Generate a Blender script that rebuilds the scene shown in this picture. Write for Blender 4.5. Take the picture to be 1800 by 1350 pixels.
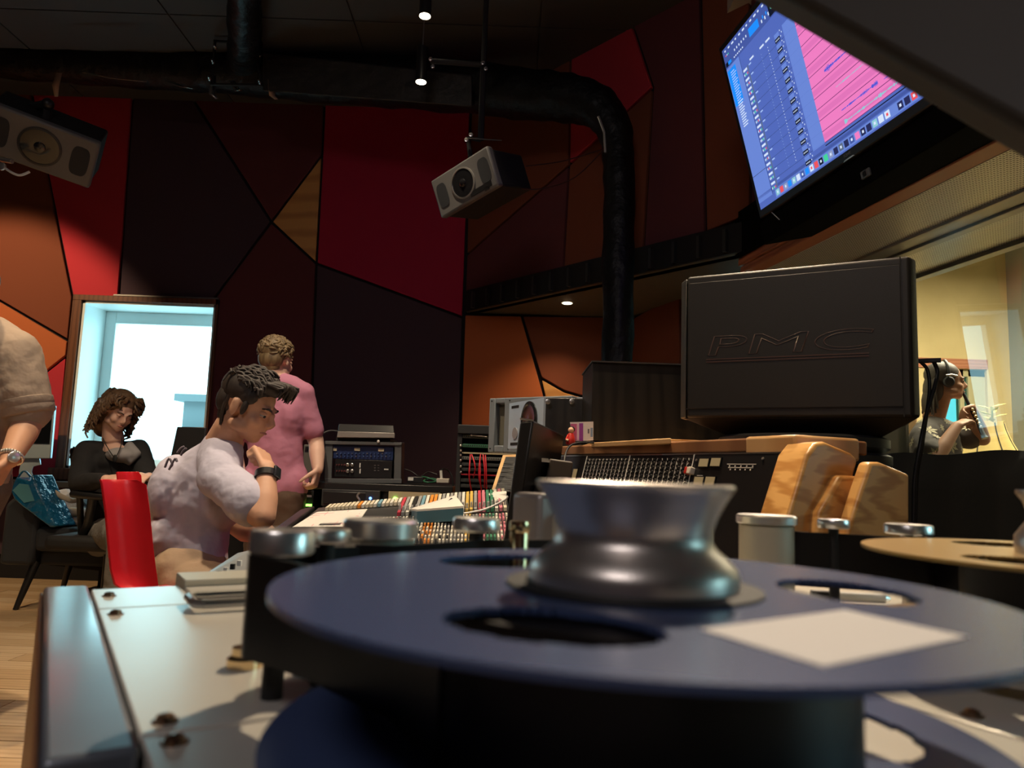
import bpy, math, random
import numpy as np
from mathutils import Vector, Matrix, Euler, noise
random.seed(7)
V = Vector
PI = math.pi
R = math.radians
C = bpy.context.scene.collection
for o in list(bpy.data.objects): bpy.data.objects.remove(o)
sc = bpy.context.scene

# ------------------------------------------------ camera (phone resting on the tape machine)
EYE = 0.95; F = 1310.0; PITCH = 0.11775; ROLL = 0.03534
fw = V((0, math.cos(PITCH), math.sin(PITCH))); up0 = V((0, -math.sin(PITCH), math.cos(PITCH))); r0 = V((1, 0, 0))
RR = math.cos(ROLL)*r0 + math.sin(ROLL)*up0; UU = -math.sin(ROLL)*r0 + math.cos(ROLL)*up0
cd = bpy.data.cameras.new('camera'); cam = bpy.data.objects.new('camera', cd); C.objects.link(cam)
cd.sensor_width = 36; cd.lens = 36*F/1800; cd.clip_start = 0.02; cd.clip_end = 200
mw = Matrix((RR, UU, -fw)).transposed().to_4x4(); mw.translation = V((0, 0, EYE)); cam.matrix_world = mw
cd.dof.use_dof = True; cd.dof.focus_distance = 2.6; cd.dof.aperture_fstop = 9.0
sc.camera = cam
# ------------------------------------------------ world and exposure
sc.view_settings.view_transform = 'Standard'; sc.view_settings.look = 'None'
sc.view_settings.gamma = 1; sc.view_settings.exposure = 0.12; sc.view_settings.use_curve_mapping = False
w = bpy.data.worlds.new('world'); sc.world = w; w.use_nodes = True
bg = w.node_tree.nodes['Background']; bg.inputs[0].default_value = (0.48, 0.90, 1.0, 1); bg.inputs[1].default_value = 5.0
try:
    sc.cycles.use_denoising = True; sc.cycles.denoiser = 'OPENIMAGEDENOISE'
    sc.cycles.sample_clamp_indirect = 4.0; sc.cycles.max_bounces = 8; sc.cycles.caustics_reflective = False; sc.cycles.caustics_refractive = False
    sc.cycles.transparent_max_bounces = 12
except Exception: pass
def look(o, frm, to):
    o.location = frm; o.rotation_euler = (V(to)-V(frm)).to_track_quat('-Z', 'Y').to_euler()
def spot(name, frm, to, W, col, ang=60, blend=.5, r=.03):
    l = bpy.data.lights.new(name, 'SPOT'); l.energy = W; l.color = col; l.spot_size = R(ang); l.spot_blend = blend; l.shadow_soft_size = r
    o = bpy.data.objects.new(name, l); C.objects.link(o); look(o, frm, to); return o
def area(name, frm, to, W, col, sx, sy, portal=False):
    l = bpy.data.lights.new(name, 'AREA'); l.shape = 'RECTANGLE'; l.size = sx; l.size_y = sy; l.energy = W; l.color = col
    o = bpy.data.objects.new(name, l); C.objects.link(o); look(o, frm, to)
    if portal: l.cycles.is_portal = True
    return o
WARM = (1, .70, .40); WARM2 = (1, .80, .56)
area('window_portal', (-2.95, 6.32, 1.5), (-2.95, 0, 1.5), 1, (1, 1, 1), 1.1, 1.4, True)
area('live_window_portal', (4.25, 7.42, 1.25), (4.25, 0, 1.25), 1, (1, 1, 1), 1.0, 1.1, True)
spot('spot_machine', (1.0, 3.3, 3.85), (-0.05, 0.45, 0.85), 680, WARM2, 40, .5, .03)
spot('spot_console', (0.2, 2.3, 3.85), (0.25, 2.4, 0.9), 260, WARM2, 62, .6, .04)
spot('spot_console_right', (-0.2, 1.3, 3.85), (0.75, 1.75, 0.9), 190, WARM, 46, .6, .04)
spot('spot_seated', (-1.2, 1.9, 3.85), (-1.25, 2.8, 1.0), 250, WARM2, 74, .7, .04)
spot('spot_desk_back', (-0.7, 3.5, 3.85), (-0.7, 4.0, 0.8), 160, WARM2, 60, .7, .04)
spot('spot_wall_left', (-4.2, 3.7, 3.7), (-4.2, 5.9, 1.05), 280, WARM, 64, .35, .04)
spot('spot_floor', (-2.0, 2.2, 3.85), (-2.3, 3.0, 0), 200, WARM, 60, .8, .04)
spot('fill_spot_front', (-1.0, -1.6, 3.8), (-0.1, 2.0, 1.1), 120, (1, .90, .90), 105, .8, .7)  # unseen fill lamp behind the camera, added to lift the ambient
area('live_room_light', (3.4, 4.9, 2.75), (3.4, 5.2, 0), 130, (1, .88, .62), 1.6, 1.2)

# ------------------------------------------------ helpers
def ray(px, py): return fw + (px-900)/F*RR - (py-675)/F*UU
def Y(px, py, Yd): d = ray(px, py); return V((0, 0, EYE)) + d*(Yd/d.y)
def Z(px, py, z): d = ray(px, py); return V((0, 0, EYE)) + d*((z-EYE)/d.z)
def PL(px, py, P, n):
    d = ray(px, py); o = V((0, 0, EYE)); return o + d*((V(P)-o).dot(n)/d.dot(n))
MATS = {}
def mat(name, col, rough=.6, metal=0, bump=None, emit=None, spec=None, noisec=None, alpha=None, coat=0):
    """procedural material; bump=(scale,strength,distance); noisec=(scale, colour2, stretch)"""
    if name in MATS: return MATS[name]
    m = bpy.data.materials.new(name); m.use_nodes = True; nt = m.node_tree; b = nt.nodes['Principled BSDF']
    b.inputs['Base Color'].default_value = (*col, 1); b.inputs['Roughness'].default_value = rough; b.inputs['Metallic'].default_value = metal
    if spec is not None: b.inputs['Specular IOR Level'].default_value = spec
    if coat: b.inputs['Coat Weight'].default_value = coat; b.inputs['Coat Roughness'].default_value = .1
    if emit: b.inputs['Emission Color'].default_value = (*emit[:3], 1); b.inputs['Emission Strength'].default_value = emit[3]
    L = nt.links.new
    tc = nt.nodes.new('ShaderNodeTexCoord')
    if noisec:
        mp = nt.nodes.new('ShaderNodeMapping'); mp.inputs['Scale'].default_value = noisec[2] if len(noisec) > 2 else (1, 1, 1)
        L(tc.outputs['Object'], mp.inputs['Vector'])
        n = nt.nodes.new('ShaderNodeTexNoise'); n.inputs['Scale'].default_value = noisec[0]; n.inputs['Detail'].default_value = 5
        L(mp.outputs[0], n.inputs['Vector'])
        cr = nt.nodes.new('ShaderNodeValToRGB'); cr.color_ramp.elements[0].color = (*noisec[1], 1); cr.color_ramp.elements[1].color = (*col, 1)
        cr.color_ramp.elements[0].position = .35; cr.color_ramp.elements[1].position = .65
        L(n.outputs['Fac'], cr.inputs[0]); L(cr.outputs[0], b.inputs['Base Color'])
    if bump:
        n2 = nt.nodes.new('ShaderNodeTexNoise'); n2.inputs['Scale'].default_value = bump[0]; n2.inputs['Detail'].default_value = 4
        L(tc.outputs['Object'], n2.inputs['Vector'])
        bp = nt.nodes.new('ShaderNodeBump'); bp.inputs['Strength'].default_value = bump[1]; bp.inputs['Distance'].default_value = bump[2] if len(bump) > 2 else .01
        L(n2.outputs['Fac'], bp.inputs['Height']); L(bp.outputs[0], b.inputs['Normal'])
    MATS[name] = m; return m
def wood(name, c1, c2, scale=6, stretch=(1, 1, 1), rough=.4, axis='X', dist=4):
    if name in MATS: return MATS[name]
    m = bpy.data.materials.new(name); m.use_nodes = True; nt = m.node_tree; b = nt.nodes['Principled BSDF']; L = nt.links.new
    tc = nt.nodes.new('ShaderNodeTexCoord'); mp = nt.nodes.new('ShaderNodeMapping'); mp.inputs['Scale'].default_value = stretch
    wv = nt.nodes.new('ShaderNodeTexWave'); wv.bands_direction = axis; wv.inputs['Scale'].default_value = scale; wv.inputs['Distortion'].default_value = dist
    wv.inputs['Detail'].default_value = 3; wv.inputs['Detail Scale'].default_value = 1.2
    cr = nt.nodes.new('ShaderNodeValToRGB'); cr.color_ramp.elements[0].color = (*c2, 1); cr.color_ramp.elements[1].color = (*c1, 1); cr.color_ramp.elements[1].position = .6
    L(tc.outputs['Object'], mp.inputs[0]); L(mp.outputs[0], wv.inputs['Vector']); L(wv.outputs['Fac'], cr.inputs[0]); L(cr.outputs[0], b.inputs['Base Color'])
    b.inputs['Roughness'].default_value = rough; MATS[name] = m; return m
def glassmat(name, tint=(1, 1, 1), ior=1.5):
    m = bpy.data.materials.new(name); m.use_nodes = True; nt = m.node_tree; nt.nodes.clear(); L = nt.links.new
    o = nt.nodes.new('ShaderNodeOutputMaterial'); mx = nt.nodes.new('ShaderNodeMixShader'); fr = nt.nodes.new('ShaderNodeFresnel'); fr.inputs[0].default_value = ior
    t = nt.nodes.new('ShaderNodeBsdfTransparent'); t.inputs[0].default_value = (*tint, 1); g = nt.nodes.new('ShaderNodeBsdfGlossy'); g.inputs['Roughness'].default_value = 0.0
    L(fr.outputs[0], mx.inputs[0]); L(t.outputs[0], mx.inputs[1]); L(g.outputs[0], mx.inputs[2]); L(mx.outputs[0], o.inputs[0]); return m
class MB:
    def __init__(s): s.v = []; s.f = []; s.m = []
    def add(s, vs, fs, mi=0):
        b = len(s.v); s.v += [tuple(p) for p in vs]; s.f += [tuple(b+i for i in f) for f in fs]; s.m += [mi]*len(fs); return s
    def hexa(s, p, mi=0): return s.add(p, [(0, 3, 2, 1), (4, 5, 6, 7), (0, 1, 5, 4), (1, 2, 6, 5), (2, 3, 7, 6), (3, 0, 4, 7)], mi)
    def box(s, x0, x1, y0, y1, z0, z1, mi=0):
        return s.hexa([(x0, y0, z0), (x1, y0, z0), (x1, y1, z0), (x0, y1, z0), (x0, y0, z1), (x1, y0, z1), (x1, y1, z1), (x0, y1, z1)], mi)
    def obox(s, c, ax, ay, az, sx, sy, sz, mi=0):
        c = V(c); ax, ay, az = V(ax)*sx/2, V(ay)*sy/2, V(az)*sz/2
        return s.hexa([c-ax-ay-az, c+ax-ay-az, c+ax+ay-az, c-ax+ay-az, c-ax-ay+az, c+ax-ay+az, c+ax+ay+az, c-ax+ay+az], mi)
    def prism(s, poly, off, mi=0):
        n = len(poly); off = V(off); a = [V(p) for p in poly]; b = [p+off for p in a]
        nrm = V((0, 0, 0))
        for i in range(n): nrm += a[i].cross(a[(i+1) % n])
        if nrm.dot(off) > 0: a, b = a[::-1], b[::-1]
        return s.add(a+b, [tuple(range(n)), tuple(range(2*n-1, n-1, -1))]+[(i, i+n, (i+1) % n+n, (i+1) % n) for i in range(n)], mi)
    def tube(s, pts, r, n=10, mi=0, cap=True, flat=None):
        pts = [V(p) for p in pts]; k = len(pts); rs = r if isinstance(r, (list, tuple)) else [r]*k
        vs = []; prev = None
        for i, p in enumerate(pts):
            t = (pts[min(i+1, k-1)]-pts[max(i-1, 0)]).normalized()
            if prev is None:
                a = t.cross(V((0, 0, 1)));
                if a.length < .1: a = t.cross(V((0, 1, 0)))
                a.normalize()
            else:
                a = (prev - t*prev.dot(t)); a.normalize()
            prev = a; b = t.cross(a)
            for j in range(n):
                q = 2*PI*j/n; off = a*math.cos(q)*rs[i]+b*math.sin(q)*rs[i]
                if flat is not None: off = off - V(flat[0])*off.dot(V(flat[0]))*(1-flat[1])
                vs.append(p+off)
        fs = [(i*n+j, i*n+(j+1) % n, (i+1)*n+(j+1) % n, (i+1)*n+j) for i in range(k-1) for j in range(n)]
        if cap: fs += [tuple(range(n-1, -1, -1)), tuple(range((k-1)*n, k*n))]
        return s.add(vs, fs, mi)
    def lathe(s, prof, c=(0, 0, 0), n=32, mi=0, ax=(0, 0, 1)):
        c = V(c); ax = V(ax).normalized(); a = ax.cross(V((0, 1, 0)));
        if a.length < .1: a = ax.cross(V((1, 0, 0)))
        a.normalize(); b = ax.cross(a); vs = []
        for (r, z) in prof:
            for j in range(n):
                q = 2*PI*j/n; vs.append(c+ax*z+(a*math.cos(q)+b*math.sin(q))*max(r, 1e-5))
        k = len(prof); fs = [(i*n+j, i*n+(j+1) % n, (i+1)*n+(j+1) % n, (i+1)*n+j) for i in range(k-1) for j in range(n)]
        fs += [tuple(range(n-1, -1, -1)), tuple(range((k-1)*n, k*n))]
        return s.add(vs, fs, mi)
    def cyl(s, p0, p1, r, n=20, mi=0):
        p0, p1 = V(p0), V(p1); return s.lathe([(r, 0), (r, (p1-p0).length)], p0, n, mi, p1-p0)
    def ell(s, c, rad, M=None, n=16, mi=0):
        c = V(c); vs = []; k = n//2+1
        for i in range(k):
            th = PI*i/(k-1)
            for j in range(n):
                q = 2*PI*j/n; p = V((rad[0]*math.sin(th)*math.cos(q), rad[1]*math.sin(th)*math.sin(q), -rad[2]*math.cos(th)))
                if i in (0, k-1): p = V((1e-5*math.cos(q), 1e-5*math.sin(q), p.z))
                vs.append(c+(M @ p if M else p))
        fs = [(i*n+j, i*n+(j+1) % n, (i+1)*n+(j+1) % n, (i+1)*n+j) for i in range(k-1) for j in range(n)]
        fs += [tuple(range(n-1, -1, -1)), tuple(range((k-1)*n, k*n))]
        return s.add(vs, fs, mi)
    def mesh(s, name, mats, smooth=35):
        me = bpy.data.meshes.new(name); me.from_pydata(s.v, [], s.f); me.validate()
        for m in (mats if isinstance(mats, (list, tuple)) else [mats]): me.materials.append(m)
        if len(me.polygons) == len(s.m): me.polygons.foreach_set('material_index', s.m)
        me.update()
        if smooth:
            me.polygons.foreach_set('use_smooth', [True]*len(me.polygons)); me.set_sharp_from_angle(angle=R(smooth))
        return me
    def build(s, name, mats, parent=None, smooth=35, bevel=0, label=None, kind=None, cat=None, group=None, seg=2):
        o = bpy.data.objects.new(name, s.mesh(name, mats, smooth)); return fin(o, parent, bevel, label, kind, cat, group, seg)
INV = {}
def fin(o, parent=None, bevel=0, label=None, kind=None, cat=None, group=None, seg=2):
    C.objects.link(o)
    if parent is not None:
        o.parent = parent
        if parent.name in INV: o.matrix_parent_inverse = INV[parent.name]
    if bevel:
        b = o.modifiers.new('bevel', 'BEVEL'); b.width = bevel; b.segments = seg; b.limit_method = 'ANGLE'; b.angle_limit = R(40)
    if label: o['label'] = label
    if kind: o['kind'] = kind
    if cat: o['category'] = cat
    if group: o['group'] = group
    return o
def thing(name, label, cat, loc=(0, 0, 0), rot=None, group=None, local=False):
    """Empty at the thing's base; parts are given in world coordinates unless local=True"""
    o = bpy.data.objects.new(name, None); C.objects.link(o); o.empty_display_size = .05
    M = Matrix.Translation(V(loc))
    if rot is not None: M = M @ rot.to_4x4()
    o.matrix_world = M; o['label'] = label; o['category'] = cat
    if group: o['group'] = group
    if not local: INV[o.name] = M.inverted()
    return o
def dup(root, loc, label, group=None, rz=None):
    r = root.copy(); C.objects.link(r); r.location = loc; r['label'] = label
    if rz is not None: r.rotation_euler = (0, 0, rz)
    if group: r['group'] = group
    for ch in list(root.children):
        c = ch.copy(); C.objects.link(c); c.parent = r
        for g in list(ch.children):
            d = g.copy(); C.objects.link(d); d.parent = c
    return r
def text(body, M, size, m, parent, name='lettering', ext=.0006, sx=1, font_shear=0, spacing=1):
    cu = bpy.data.curves.new(name, 'FONT'); cu.body = body; cu.size = size; cu.extrude = ext; cu.align_x = 'CENTER'; cu.align_y = 'CENTER'; cu.shear = font_shear; cu.space_character = spacing
    t = bpy.data.objects.new(name, cu); C.objects.link(t)
    bpy.context.view_layer.update()
    me = bpy.data.meshes.new_from_object(t.evaluated_get(bpy.context.evaluated_depsgraph_get())); bpy.data.objects.remove(t)
    me.transform(M @ Matrix.Scale(sx, 4, V((1, 0, 0)))); me.materials.clear(); me.materials.append(m)
    return fin(bpy.data.objects.new(name, me), parent)
def frameM(o, x, y, z):
    M = Matrix((V(x).normalized(), V(y).normalized(), V(z).normalized())).transposed().to_4x4(); M.translation = V(o); return M
TEX = {}
def blob(name, mb, vox, m, parent, smooth=6, disp=None, label=None):
    """union of overlapping closed shapes as one continuous skin"""
    me = mb.mesh('tmp', m, 0); o = bpy.data.objects.new('tmp', me); C.objects.link(o)
    q = o.modifiers.new('r', 'REMESH'); q.mode = 'VOXEL'; q.voxel_size = vox; q.use_smooth_shade = True
    if smooth: q = o.modifiers.new('s', 'SMOOTH'); q.factor = .5; q.iterations = smooth
    for d in (disp or []):
        k = ('t', d[0])
        if k not in TEX:
            t = bpy.data.textures.new('fold', 'CLOUDS'); t.noise_scale = d[0]; t.noise_depth = 2; TEX[k] = t
        q = o.modifiers.new('d', 'DISPLACE'); q.texture = TEX[k]; q.strength = d[1]; q.mid_level = .5; q.texture_coords = 'LOCAL'
    bpy.context.view_layer.update()
    nm = bpy.data.meshes.new_from_object(o.evaluated_get(bpy.context.evaluated_depsgraph_get())); bpy.data.objects.remove(o)
    nm.name = name; nm.materials.clear(); nm.materials.append(m); nm.polygons.foreach_set('use_smooth', [True]*len(nm.polygons))
    return fin(bpy.data.objects.new(name, nm), parent, label=label)
def struct(name, mb, m, parent=None, **k): return mb.build(name, m, parent, kind='structure' if parent is None else None, **k)

# ------------------------------------------------ shared materials
M_black = mat('matt_black', (.006, .006, .007), .7)
M_blackp = mat('black_plastic', (.012, .012, .013), .38)
M_dark = mat('dark_grey_plastic', (.03, .03, .032), .5)
M_grey = mat('grey_enamel', (.13, .13, .13), .45)
M_chrome = mat('bright_steel', (.86, .84, .80), .30, .9)
M_alu = mat('brushed_aluminium', (.62, .60, .56), .3, 1)
M_white = mat('white_plastic', (.75, .75, .74), .4)
M_led_g = mat('green_led', (.1, .8, .1), .4, emit=(.3, 1, .1, 4))
M_led_b = mat('blue_led', (.1, .2, .9), .4, emit=(.1, .25, 1, 5))
M_lamp = mat('lamp_glow', (1, 1, 1), .4, emit=(1, .86, .62, 14))
M_cable = mat('black_cable', (.008, .008, .008), .5)
# ================================================= THE ROOM
CEIL = 3.94; WY = 5.9
WIN = (-3.47, -2.40, .86, 2.20)
M_core = mat('wall_core_black', (.008, .007, .008), .9)
FB = (900, .35, .001)
M_crim = mat('crimson_fabric', (.42, .010, .052), .9, bump=FB)
M_red = mat('red_fabric', (.52, .028, .045), .9, bump=FB)
M_navy = mat('aubergine_fabric', (.062, .034, .050), .9, bump=FB)
M_maroon = mat('maroon_fabric', (.125, .028, .034), .9, bump=FB)
M_brown = mat('rust_brown_fabric', (.20, .052, .022), .9, bump=FB)
M_orange = mat('terracotta_fabric', (.50, .13, .04), .9, bump=FB)
M_oakp = wood('honey_wood_veneer', (.72, .37, .11), (.56, .26, .07), 2, (1, 1, 1), .45, 'Z', 3)
# back wall (wall_back) with an opening for the window
wb = MB(); t = .42
for (x0, x1, z0, z1) in ((-6.2, WIN[0], 0, CEIL), (WIN[1], -.20, 0, CEIL), (WIN[0], WIN[1], 0, WIN[2]), (WIN[0], WIN[1], WIN[3], CEIL)):
    wb.box(x0, x1, WY+.03, WY+t, z0, z1)
wall_back = struct('wall_back', wb, M_core)
def panel(poly, m, parent, P=(0, WY, 0), n=(0, 1, 0), th=.028, inset=.010, bevel=.004, extend=None):
    n = V(n); pts = [PL(x, y, P, n) for x, y in poly]
    c = sum(pts, V((0, 0, 0)))/len(pts); k = len(pts); out = []
    nn = V((0, 0, 0))
    for i in range(k): nn += (pts[i]-c).cross(pts[(i+1) % k]-c)
    nn.normalize()
    for i in range(k):   # inset every edge
        a, b, d = pts[i-1], pts[i], pts[(i+1) % k]
        e1 = (b-a).normalized(); e2 = (d-b).normalized(); n1 = nn.cross(e1); n2 = nn.cross(e2)
        den = 1+n1.dot(n2)
        out.append(b+(n1+n2)*(inset/max(den, .25)))
    away = n if n.dot(V(P)-V((0, 0, EYE))) > 0 else -n
    mb = MB(); mb.prism([p for p in out], away*th)
    return mb.build('wall_panel', m, parent, bevel=bevel, seg=1)
A = [
 ([(-330, 60), (48, 128), (127, 522), (120, 599), (0, 529), (-330, 340)], M_brown),
 ([(48, 128), (236, 125), (208, 526), (127, 522)], M_red),
 ([(-330, 340), (0, 529), (119, 599), (117, 625), (73, 660), (-100, 812), (-330, 790)], M_orange),
 ([(117, 625), (98, 838), (-140, 845), (-100, 812), (73, 660)], M_red),
 ([(236, 125), (311, 130), (477, 390), (375, 526), (208, 526)], M_navy),
 ([(311, 130), (572, 140), (566, 273), (477, 390)], M_maroon),
 ([(566, 273), (556, 463), (477, 390)], M_oakp),
 ([(477, 390), (556, 463), (541, 905), (352, 905), (375, 526)], M_maroon),
 ([(572, 140), (829, 150), (814, 558), (556, 463), (566, 273)], M_crim),
 ([(556, 463), (814, 558), (803, 905), (541, 905)], M_navy),
]
for poly, m in A: panel(poly, m, wall_back)
panel([(98, 838), (541, 905), (541, 1040), (-140, 960), (-140, 845)], M_navy, wall_back)
# front wall of the upper bulkhead (45 degrees) and the lower wall beneath it
B0 = V((-.387, 5.9, 0)); B1 = V((1.30, 4.02, 0)); bd = (B1-B0).normalized(); bn = V((bd.y, -bd.x, 0))
if bn.y > 0: bn = -bn                       # faces the room
ZS = 2.22; ZF = 2.33
wmb = MB(); wmb.prism([B0-bn*.03+V((0, 0, ZS)), B1-bn*.03+V((0, 0, ZS)), B1-bn*.03+V((0, 0, CEIL)), B0-bn*.03+V((0, 0, CEIL))], -bn*.06)
wall_bulkhead = struct('wall_bulkhead', wmb, M_core)
Bp = [
 ([(827, 60), (1003, 60), (1000, 290), (820, 448)], M_brown),
 ([(820, 448), (1000, 290), (989, 486), (817, 525)], M_maroon),
 ([(1003, 60), (1103, 20), (1147, 153), (1000, 290)], M_red),
 ([(1147, 153), (1130, 450), (989, 486), (1000, 290)], M_brown),
 ([(1103, 20), (1230, -60), (1240, 410), (1130, 450), (1147, 153)], M_maroon),
 ([(1230, -60), (1318, -70), (1320, 376), (1240, 410)], M_brown),
]
for poly, m in Bp: panel(poly, m, wall_bulkhead, B0, bn)
# fascia: dark band with ribs under the panels
fa = MB(); fa.prism([B0+V((0, 0, ZS)), B1+V((0, 0, ZS)), B1+V((0, 0, ZF+.06)), B0+V((0, 0, ZF+.06))], bn*.02)
fas = struct('trim_1', fa, M_black)
L = (B1-B0).length
for i in range(14):
    p = B0+bd*(L*(i+.7)/14.5); r_ = MB(); r_.obox(p+bn*.035+V((0, 0, (ZS+ZF)/2+.02)), bd, bn, (0, 0, 1), .02, .03, .13); r_.build('rib', M_dark, fas)
# soffit underside + lower wall
E1 = V((.93, 5.83, 0)); E2 = V((1.30, 4.9, 0))
so = MB(); so.prism([B0+V((0, 0, ZS)), V((-.387, 5.93, ZS)), V((.95, 5.93, ZS)), E2+V((.3, 0, ZS)), B1+V((.3, 0, ZS)), B1+V((0, 0, ZS))], (0, 0, .04))
M_soff = mat('soffit_board', (.13, .12, .09), .7, bump=(30, .1, .01))
struct('ceiling_soffit', so, M_soff)
lw = MB(); lw.box(-.20, 1.25, WY+.03, WY+t, 0, ZS+.02)
wall_low = struct('wall_under_soffit', lw, M_core)
for poly, m in [
 ([(816, 552), (917, 554), (956, 692), (1000, 900), (804, 900)], M_orange),
 ([(917, 554), (1108, 556), (1108, 720), (992, 688), (950, 664)], M_brown),
 ([(950, 664), (992, 688), (1108, 720), (1108, 900), (1000, 900), (956, 692)], M_oakp)]:
    panel(poly, m, wall_low)
en = (E2-E1).normalized(); enn = V((en.y, -en.x, 0)); enn = enn if enn.x < 0 else -enn
ew = MB(); ew.prism([E1-enn*.03, E2-enn*.03, E2-enn*.03+V((0, 0, ZS)), E1-enn*.03+V((0, 0, ZS))], -enn*.1)
wall_n = struct('wall_niche', ew, M_core)
panel([(1110, 560), (1195, 512), (1195, 900), (1108, 900)], M_brown, wall_n, E1, enn)
# right wall with the studio window
W0 = V((1.30, 4.02, 0)); wd = V((.191, -.982, 0)).normalized(); wn = V((-.982, -.191, 0)).normalized()   # wn faces the control room
SILL = 1.05; HEAD = 2.12; BEAM = 2.205
def WP(s, off, z): p = W0+wd*s-wn*off; return V((p.x, p.y, z))
rw = MB(); rw.prism([WP(0, .03, BEAM), WP(7.5, .03, BEAM), WP(7.5, .03, CEIL), WP(0, .03, CEIL)], -wn*.15)
rw.prism([WP(-.9, 0, 0), WP(7.5, 0, 0), WP(7.5, 0, SILL), WP(-.9, 0, SILL)], -wn*.15)
rw.prism([WP(4.6, 0, 0), WP(7.5, 0, 0), WP(7.5, 0, CEIL), WP(4.6, 0, CEIL)], -wn*.15)
wall_right = struct('wall_right', rw, M_core)
RWP = [
 ([(1322, -80), (1420, -140), (1400, 280), (1322, 374)], M_maroon)]
def rpanel(s0, s1, z0, z1, m):
    mb = MB(); mb.prism([WP(s0+.008, .028, z0), WP(s1-.008, .028, z0), WP(s1-.008, .028, z1), WP(s0+.008, .028, z1)], wn*.028); return mb.build('wall_panel', m, wall_right, bevel=.004, seg=1)
rpanel(0, .85, 2.45, CEIL, M_maroon); rpanel(.85, 1.9, 2.45, CEIL, M_brown); rpanel(1.9, 3.0, 2.45, CEIL, M_maroon); rpanel(3.0, 4.5, 2.45, CEIL, M_crim)
M_beam = wood('reddish_brown_wood', (.52, .22, .12), (.40, .15, .08), 10, (1, 1, 1), .4, 'Z', 2)
bm = MB()
for (z0, z1, o0) in ((HEAD, HEAD+.035, .0), (HEAD+.04, BEAM, -.012)):
    bm.prism([WP(-.12, o0, z0), WP(4.6, o0, z0), WP(4.6, o0, z1), WP(-.12, o0, z1)], -wn*.09)
struct('trim_2', bm, M_beam, bevel=.003)
bk = MB(); bk.prism([WP(-.1, .02, BEAM), WP(4.6, .02, BEAM), WP(4.6, .02, 2.46), WP(-.1, .02, 2.46)], wn*.06)
struct('trim_3', bk, mat('dead_black', (.004, .004, .004), .95, spec=.05))
# perforated reveal of the deep window: two bands with a grey profile between
def perf(name, c, hole, sc_):
    m = bpy.data.materials.new(name); m.use_nodes = True; nt = m.node_tree; b = nt.nodes['Principled BSDF']; Lk = nt.links.new
    tc = nt.nodes.new('ShaderNodeTexCoord'); mp = nt.nodes.new('ShaderNodeMapping'); mp.inputs['Rotation'].default_value = (0, 0, R(-11)); mp.inputs['Scale'].default_value = (sc_, sc_, 0)
    v = nt.nodes.new('ShaderNodeTexVoronoi'); v.inputs['Randomness'].default_value = 0; v.inputs['Scale'].default_value = 1
    cr = nt.nodes.new('ShaderNodeValToRGB'); cr.color_ramp.elements[0].color = (*hole, 1); cr.color_ramp.elements[0].position = .28; cr.color_ramp.elements[1].color = (*c, 1); cr.color_ramp.elements[1].position = .34
    Lk(tc.outputs['Object'], mp.inputs[0]); Lk(mp.outputs[0], v.inputs['Vector']); Lk(v.outputs['Distance'], cr.inputs[0]); Lk(cr.outputs[0], b.inputs['Base Color'])
    b.inputs['Roughness'].default_value = .35; b.inputs['Metallic'].default_value = .3; return m
M_perf = perf('perforated_metal', (.85, .87, .82), (.05, .05, .05), 70)
M_prof = mat('grey_profile', (.34, .33, .31), .35, .4)
pf = MB(); pf.prism([WP(-.1, .09, HEAD-.002), WP(4.6, .09, HEAD-.002), WP(4.6, .42, HEAD-.002), WP(-.1, .42, HEAD-.002)], (0, 0, .05)); 
win1 = struct('window_1', pf, M_perf)
p2 = MB(); p2.prism([WP(-.1, .60, HEAD), WP(4.6, .60, HEAD), WP(4.6, .92, HEAD), WP(-.1, .92, HEAD)], (0, 0, .05)); p2.build('perforated_band', M_perf, win1)
for (a, b, z, th) in ((.42, .47, HEAD-.014, .05), (.475, .54, HEAD-.006, .05), (.545, .60, HEAD-.016, .05), (.92, .98, HEAD-.02, .08)):
    q = MB(); q.prism([WP(-.1, a, z), WP(4.6, a, z), WP(4.6, b, z), WP(-.1, b, z)], (0, 0, th)); q.build('head_profile', M_prof, win1, bevel=.003)
q = MB(); q.prism([WP(-.1, .15, SILL-.06), WP(4.6, .15, SILL-.06), WP(4.6, .98, SILL-.06), WP(-.1, .98, SILL-.06)], (0, 0, .05)); q.build('sill_board', M_black, win1)
q = MB(); q.prism([WP(-.1, .1, 0), WP(-.1, 1.05, 0), WP(-.1, 1.05, CEIL), WP(-.1, .1, CEIL)], -wd*.12); q.build('jamb', M_prof, win1)
q = MB(); q.prism([WP(4.6, .1, 0), WP(4.6, 1.05, 0), WP(4.6, 1.05, CEIL), WP(4.6, .1, CEIL)], wd*.12); q.build('jamb', M_prof, win1)
q = MB(); q.prism([WP(-.1, .15, HEAD+.055), WP(4.6, .15, HEAD+.055), WP(4.6, 1.05, HEAD+.055), WP(-.1, 1.05, HEAD+.055)], (0, 0, .05)); q.build('reveal_lining', M_black, win1)
G1 = glassmat('studio_glass', (.93, .96, .95), 1.75)
ga = R(2.0); gn = V((wn.x*math.cos(ga)-wn.y*math.sin(ga), wn.x*math.sin(ga)+wn.y*math.cos(ga), -math.tan(R(4.5)))); gp = WP(1.4, .5, 1.6)
def gpt(s_, z_): p = WP(s_, .5, z_); return p+wn*((gp-p).dot(gn)/wn.dot(gn))
q = MB(); q.add([gpt(-.05, SILL-.01), gpt(4.6, SILL-.01), gpt(4.6, HEAD), gpt(-.05, HEAD)], [(0, 1, 2, 3)]); q.build('pane', G1, win1)
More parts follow.
